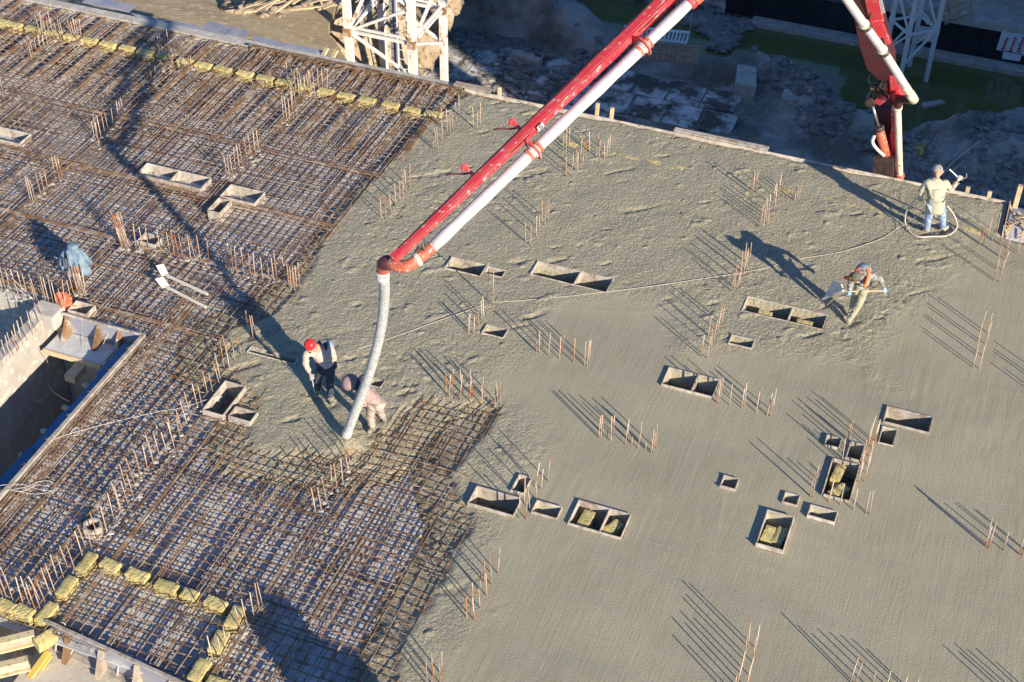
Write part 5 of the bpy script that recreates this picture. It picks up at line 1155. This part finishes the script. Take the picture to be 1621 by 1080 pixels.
mr_ = ss(.5, 1.5, ridge * 2.4) ; zg += np.abs(fbm(X, Y, .6, 99, 4)) * .22 * np.clip(ridge * 2, 0, 1)
tag(link(grid_mesh('ground', M['soil'], gx, gy, zg), 'ground'), 'dark rubble strewn earth of the pit beyond the slab', kind='structure')
tag(MB().add([(-60, 40, -8.22), (30, 40, -8.22), (30, 54.1, -8.22), (-60, 54.1, -8.22)], [(0, 1, 2, 3)]).build('water', M['water']), 'still green water in the flooded pit', kind='structure')
tag(MB().add([(-260, -120, -9.6), (200, -120, -9.6), (200, 260, -9.6), (-260, 260, -9.6)], [(0, 1, 2, 3)]).build('terrain', M['soil']), kind='structure')

def rocks(name, label, px, n, rmin, rmax, m='rock', z=None, sq=(1.3, 1, .6), spread=1.0):
    mb = MB()
    for i in range(n):
        a, b = random.choice(px); a += random.gauss(0, 9 * spread); b += random.gauss(0, 5 * spread)
        q = G(a, b, GZ)
        ix = int((q[0] + 46) / .16); iy = int((q[1] - 32.4) / .16)
        if not (0 <= ix < len(gx) and 0 <= iy < len(gy)): continue
        zz_ = zg[ix, iy] if z is None else z
        q = G(a, b, zz_); ix = int((q[0] + 46) / .16); iy = int((q[1] - 32.4) / .16)
        if not (0 <= ix < len(gx) and 0 <= iy < len(gy)): continue
        if q[1] < 33.2: continue
        mb.ball((q[0], q[1], (zg[ix, iy] if z is None else z) + .02), random.uniform(rmin, rmax) * (1 if random.random() > .1 else 1.8), .38, sq, 6, 4)
    return tag(mb.build(name, M[m]), label, 'rubble', kind='stuff')
rocks('rubble', 'grey rubble scattered along the top of the muddy bank', [(830, 40), (880, 60), (920, 55), (960, 75), (1010, 60), (1180, 85), (1230, 110), (1270, 130), (1300, 160), (1330, 180), (1290, 190), (1370, 210)], 900, .06, .2, spread=1.1)
rocks('rubble', 'grey rubble covering the slope at the right edge', [(1560, 230), (1590, 220), (1600, 260), (1540, 270), (1610, 290), (1500, 270), (1450, 260), (1580, 300), (1460, 230)], 1100, .05, .17, spread=1.2)
rocks('rubble', 'small stones strewn over the dark mound right of the mast', [(740, 20), (770, 40), (800, 60), (840, 70), (730, 60), (760, 70)], 700, .04, .14, spread=1.1)
rocks('rubble', 'heaps of rubble spilling into the water below the black wall', [(1110, 30), (1140, 35), (1125, 45), (1150, 62), (1145, 70), (1160, 40)], 700, .05, .16, z=-8.15, spread=.9)
hp_ = MB()
for (px, py, r) in ((1108, 28, 1.0), (1150, 36, .9), (1148, 64, .75)):
    q = G(px, py, -8.1); hp_.ball((q[0], q[1], -8.3), r * .7, .12, (1.1, .9, .55), 18, 12)
tag(hp_.build('rubble_heap', M['soil'], smooth=True), 'three grey heaps of fine rubble in the water under the wall', 'rubble', kind='stuff')
# broken blocks
for i, (px, py, sx, sy, sz, a, lb) in enumerate([(1180, 120, .75, 1.4, .5, .25, 'big pale concrete block standing on the bank above the road slabs'),
        (1227, 92, .9, .45, .2, .5, 'broken slab lying at the waterline beside the bank'), (1238, 100, .7, .4, .15, -.1, 'second broken slab at the waterline beside the bank'),
        (1258, 150, .8, .8, .35, .3, 'large grey boulder on the near side of the bank'), (1300, 186, 1.5, .5, .3, .05, 'flat broken slab sticking out of the bank'),
        (832, 88, 1.2, .4, .25, -.05, 'long pale stone at the foot of the bank left of the red arm'), (1478, 162, .9, .3, .2, .8, 'half sunken grey block in the green water')]):
    zb = GZ + (.05 if i not in (1, 2, 6) else -.3); q = G(px, py, zb + sz); e = empty('concrete_block', (q[0], q[1], zb), lb, 'concrete block', 'broken concrete blocks in the pit'); e.rotation_euler = (0, random.uniform(-.1, .1), a)
    mb = MB(); r = random.Random(i); vs = [(x * sx / 2 + r.uniform(-.08, .08) * sx, y * sy / 2 + r.uniform(-.08, .08) * sy, z * sz + (r.uniform(-.05, .05) if z else -.2)) for z in (0, 1) for x, y in ((-1, -1), (1, -1), (1, 1), (-1, 1))]
    mb.add(vs, [(0, 3, 2, 1), (4, 5, 6, 7), (0, 1, 5, 4), (1, 2, 6, 5), (2, 3, 7, 6), (3, 0, 4, 7)]).build('block', M['conc_wall'], e, bevel=.03, loc=(0, 0, 0))
# road slabs
pv = bpy.data.objects.new('slab_road', None); C.objects.link(pv); pv.location = (-14, 46, GZ); tag(pv, 'road of old cracked concrete slabs at the bottom of the pit', kind='structure')
for r_, (ya, yb) in enumerate(((46.75, 48.15), (45.2, 46.6), (43.6, 45.05), (42.0, 43.45))):
    x = -24.5 + .3 * r_
    while x < -9.7:
        w_ = 1.30; x1 = x + w_
        if not (r_ == 2 and x > -13) and not (r_ == 3 and x > -15):
            r = random.Random(int(x * 100) + r_); J_ = lambda: r.uniform(-.10, .10)
            MB().poly([(x + .04 + J_() * .3, ya + J_()), ((x + x1) / 2, ya + J_() * .6), (x1 - .04 + J_() * .3, ya + J_()), (x1 - .04 + J_(), yb + J_()), ((x + x1) / 2, yb + J_() * .6), (x + .04, yb + J_())], GZ - .1, GZ + .045 + r.uniform(-.02, .03)).build('road_slab', M['conc_dirty'], pv)
        x = x1
# left lower deck in the sun
lowz = -3.0
tag(MB().poly([(-60, 32.6), (-18.7, 32.6), (-19.15, 36.9), (-20.8, 38.6), (-21.0, 39.0), (-21.7, 41.6), (-60, 41.6)], lowz - .35, lowz).build('lower_deck', M['loam']), 'sandy brown dried screed on the lower deck in the sun', kind='structure')
tag(MB().box((-60, 32.34, -8), (-18.9, 32.58, -.25)).build('edge_wall', M['conc_wall']), 'concrete wall carrying the far edge of the rebar deck', 'wall')
tag(MB().box((-13.4, 32.0, -8), (.8, 32.3, -.3)).build('edge_wall', M['conc_wall']), 'concrete wall under the far edge of the poured slab', 'wall')
hl = MB(); X_ = []
gx2 = np.arange(-34, -19.4, .1); gy2 = np.arange(38.4, 47, .1); A2, B2_ = np.meshgrid(gx2, gy2, indexing='ij')
zr_ = lowz - .25 + (1.1 * ss(39.0, 41.5, B2_ + .5 * fbm(A2, B2_, 1.6, 7, 3)) + np.abs(fbm(A2, B2_, .9, 8, 4)) * .55) * ss(-26.3, -24.2, A2) + np.abs(fbm(A2, B2_, .5, 18, 4)) * .25 - 4.9 * ss(-22.6, -19.9, A2 + fbm(A2, B2_, 1.0, 4, 3) * .5 - (B2_ - 39) * .15)
M['dryrub'] = mat('sunlit_dry_rubble', (.33, .25, .165), .95, scale=1.5, col2=(.46, .38, .28), thr=(.4, .62), bump=.15, bscale=4, col3=(.2, .14, .09), s3=5)
tag(link(grid_mesh('rubble_bank', M['dryrub'], gx2, gy2, zr_), 'rubble_bank'), 'sunlit brown rubble bank behind the lower deck', kind='structure')
for i in range(15):
    px = random.uniform(385, 520); py = random.uniform(-4, 20); p = G(px, py, lowz + .7 + .2 * random.random()); a = random.uniform(.5, 1.6); L = random.uniform(.4, 1.6)
    tag(MB().bar((p[0], p[1], p[2]), (p[0] + L * math.cos(a), p[1] + L * math.sin(a), p[2] + random.uniform(-.1, .3)), .09, .04).build('waste_plank', M['newwood' if i % 3 else 'wood']), 'waste plank in the pile of timber left of the mast top', 'plank', 'waste planks piled left of the mast')
p = G(520, 80, lowz); 
for i, (px, py) in enumerate(((527, 82), (509, 82))): 
    a = G(px, py, -.05); tag(MB().bar((a[0], EDGE_Y + .25, -.3), (a[0] + .14, EDGE_Y + .55, .05), .12, .05).build('timber_stake', M['newwood']), ['pale timber stake leaning at the edge left of the mast, right one', 'pale timber stake leaning at the edge left of the mast, left one'][i], 'timber post')
# slabs at the foot of the mast
for i, (q, lb) in enumerate([([(575, 78), (600, 74), (608, 95), (580, 98)], 'pale footing slab at the left inside the mast'), ([(590, 62), (610, 66), (606, 72), (588, 70)], 'small pale slab in the middle of the mast foot'), ([(632, 92), (645, 92), (646, 112), (636, 108)], 'bright slab behind the middle leg of the mast'), ([(585, 90), (640, 118), (600, 120), (575, 100)], 'long sunlit slab along the foot of the mast')]):
    P = [g2(c, GZ + .25) for c in q]; tag(MB().poly(P, GZ, GZ + .25).build('footing_slab', M['conc_wall']), lb, 'footing slab')

# timber pallets
def pallet(label, c, u, v, n, m, z, wslat=.07, rails=3):
    e_ = empty('slatted_panel', (c[0], c[1], z), label, 'timber panel'); u = V(u); v = V(v); c = V((c[0], c[1], z))
    for i in range(n):
        a = c + u * (i / (n - 1)); MB().bar(a, a + v, wslat, .04).build('slat', M[m], e_)
    for k in range(rails):
        a = c + v * (k / (rails - 1)) + V((0, 0, .06)); MB().bar(a - u * .02, a + u * 1.02, .09, .06).build('rail', M[m], e_)
    return e_
a = G(1020, 96, GZ + .7); b = G(1103, 103, GZ + .7); c_ = G(1026, 70, GZ + 1.3)
pallet('front slatted timber panel lying behind the pump pipe', a, b - a, V(c_ - a) , 26, 'wood', GZ + .7)
a = G(985, 62, GZ + 1.3); b = G(1085, 72, GZ + 1.3); c_ = G(990, 46, GZ + 1.5)
pallet('rear slatted panel of bluish sticks behind the front one', a, b - a, V(c_ - a), 18, 'sheet', GZ + 1.35, .06, 2)
p = G(1091, 62, GZ); tag(MB().tube([(p[0], p[1], GZ - .5), (p[0], p[1], GZ + 1.1)], .03, 6).build('marker_stake', M['newwood']), 'thin stake standing in the water edge beside the slatted panels', 'stake')
# yellow timber pieces in the ditch
e = empty('timber_bundle', tuple(G(1470, 234, GZ)), 'yellow formwork timbers lying in the dark ditch behind the slab', 'timber')
for (a, b) in (((1452, 228), (1486, 234)), ((1455, 238), (1496, 240)), ((1450, 234), (1480, 242)), ((1462, 226), (1458, 244))):
    MB().bar(G(*a, GZ + .45), G(*b, GZ + .5), .12, .10).build('timber', M['yellow'], e)
for i, pts in enumerate([[(1492, 274), (1510, 256), (1530, 240), (1550, 224)], [(1508, 270), (1518, 262), (1526, 255)]]):
    wire('cable', ['thin wire crossing the rubble behind the hose man', 'shorter wire on the rubble behind the hose man'][i], [G(a, b, GZ + 1.9) for a, b in pts], .02, 'wire')

# ------------------------------------------------------------------ building beyond the water
bd = empty('unfinished_building', (-3, 55, -8.7), 'unfinished concrete building with a black waterproofed wall across the water', 'building')
MB().box((-10.0, 53.80, -9.6), (14, 54.37, -8.0)).build('footing_ledge', M['conc_wall'], bd, bevel=.03)
MB().box((-40, 54.41, -9.6), (-11.2, 55.2, -6.9)).build('grey_wall', M['conc_dirty'], bd)
x = -11.2
while x < 14:
    MB().box((x + .006, 54.40 - random.uniform(0, .02), -8.1), (x + 1.994, 54.7, -6.83)).build('membrane_panel', M['black'], bd); x += 2
MB().box((-11.2, 54.71, -9.5), (14, 55.2, -6.83)).build('basement_wall', M['conc_wall'], bd)
MB().box((-6.3, 54.34, -6.82), (14, 64, -6.5)).build('floor_slab', M['conc_wall'], bd, bevel=.03)
MB().box((-11.2, 55.3, -7.4), (-6.32, 64, -7.2)).build('floor_slab', M['conc_dirty'], bd)
for x in (-5, -1.6, 1.9, 5.5): MB().box((x, 56.2, -6.49), (x + .3, 56.5, -3.6)).build('column', M['conc_wall'], bd)
MB().box((-6.5, 56, -3.6), (14, 66, -3.3)).build('floor_slab', M['conc_wall'], bd)
def sheetq(label, q, Y=54.33, marks=0):
    P = [atY(a, b, Y) for a, b in q]; e_ = empty('foam_sheet', tuple(P[3]), label, 'insulation sheet', 'white insulation sheets on the black wall')
    n = V((0, .04, 0)); MB().add([*P, *[p + n for p in P]], [(0, 1, 2, 3), (7, 6, 5, 4), (0, 4, 5, 1), (1, 5, 6, 2), (2, 6, 7, 3), (3, 7, 4, 0)]).build('board', M['sheet'], e_)
    return e_
sheetq('light blue dotted foam sheet seen through the slim mast', [(1450, 40), (1485, 46), (1480, 68), (1446, 63)])
e = sheetq('foam sheet with red print marks near the right edge', [(1586, 50), (1640, 58), (1630, 90), (1577, 79)])
e = sheetq('lower plain foam sheet near the right edge', [(1588, 80.5), (1618, 86), (1614, 97.5), (1586, 93)])
def glyph(px, py):
    mb = MB(); c = atY(px, py, 54.32)
    # vertical red lettering: small strokes stacked
    for k in range(6):
        z = c.z - .30 + k * .11; w_ = random.choice((.05, .08, .06)); mb.box((c.x - w_ + k * .012, 54.305, z), (c.x + w_ + k * .012, 54.316, z + .05))
        mb.box((c.x - .015 + k * .012, 54.305, z + .051), (c.x + .015 + k * .012, 54.316, z + .10))
    return mb
par = [o for o in C.objects if o.name.startswith('foam_sheet')][1]
for px in (1589, 1602, 1615): glyph(px, 71).build('red_lettering', M['redprint'], par)
# scaffold brackets behind the slim mast
e = empty('scaffold_bracket', tuple(atY(1500, 35, 54)), 'bundle of brown scaffold frames jutting from the building behind the slim mast', 'scaffold')
for (a, b) in (((1465, 38), (1535, 10)), ((1468, 30), (1530, 2)), ((1495, 38), (1535, 22)), ((1470, 22), (1520, 0)), ((1535, 0), (1540, 24)), ((1500, 5), (1505, 35)), ((1515, 0), (1520, 30)), ((1480, 12), (1485, 34)), ((1498, 30), (1528, 12)), ((1476, 16), (1512, -6))):
    MB().tube([atY(*a, 53.2), atY(*b, 53.4)], .05, 6).build('tube', M['wood'], e)
tag(MB().box((-60, 66, -9.6), (40, 72, -6.5)).build('far_bank', M['soil']), kind='structure')

# unseen block at the right and stand-in stack below view, both added for shade
nb_ = empty('added_shade_block', (29, 38, -9), 'unseen tall concrete block added right of the pit to shade it', 'building')
MB().box((22, 17.6, -9.6), (36, 60, 26)).build('wall', M['conc_wall'], nb_)
for z in np.arange(-6, 20, 3.2):
    for y in np.arange(19, 58, 3.5): MB().box((21.94, y, z), (22, y + 1.6, z + 1.7)).build('window', M['black'], nb_)
pf = empty('added_shadow_sheets', (-6.2, 12, 0), 'unseen upright sheets below the view, added to cast the shadow at the bottom', 'formwork')  # stand-in for the unknown thing that casts the bottom shadow
for i, (x0, x1, h_) in enumerate(((-7.0, -6.35, 1.55), (-6.32, -5.75, 1.85), (-5.72, -5.0, 1.4))):
    for k in range(3): MB().box((x0, 12.0 + .07 * k, -.02), (x1, 12.06 + .07 * k, h_ - .05 * k)).build('panel', M['ply'], pf)

# ------------------------------------------------------------------ small litter on the pour and deck
lit = MB()
for i in range(260):
    x = random.uniform(-30, -7); y = random.uniform(12.8, 32)
    if sdist(np.array([x]), np.array([y]), POURW)[0] < .5 or any(inrect(x, y, h, .05) for h in HX): continue
    a = random.uniform(0, 3.14); L = random.uniform(.05, .22)
    lit.bar((x, y, DECK + .012), (x + L * math.cos(a), y + L * math.sin(a), DECK + .02), .03, .015)
tag(lit.build('wood_offcuts', M['newwood']), 'small wood offcuts scattered on the deck under the bars', 'debris', kind='stuff')
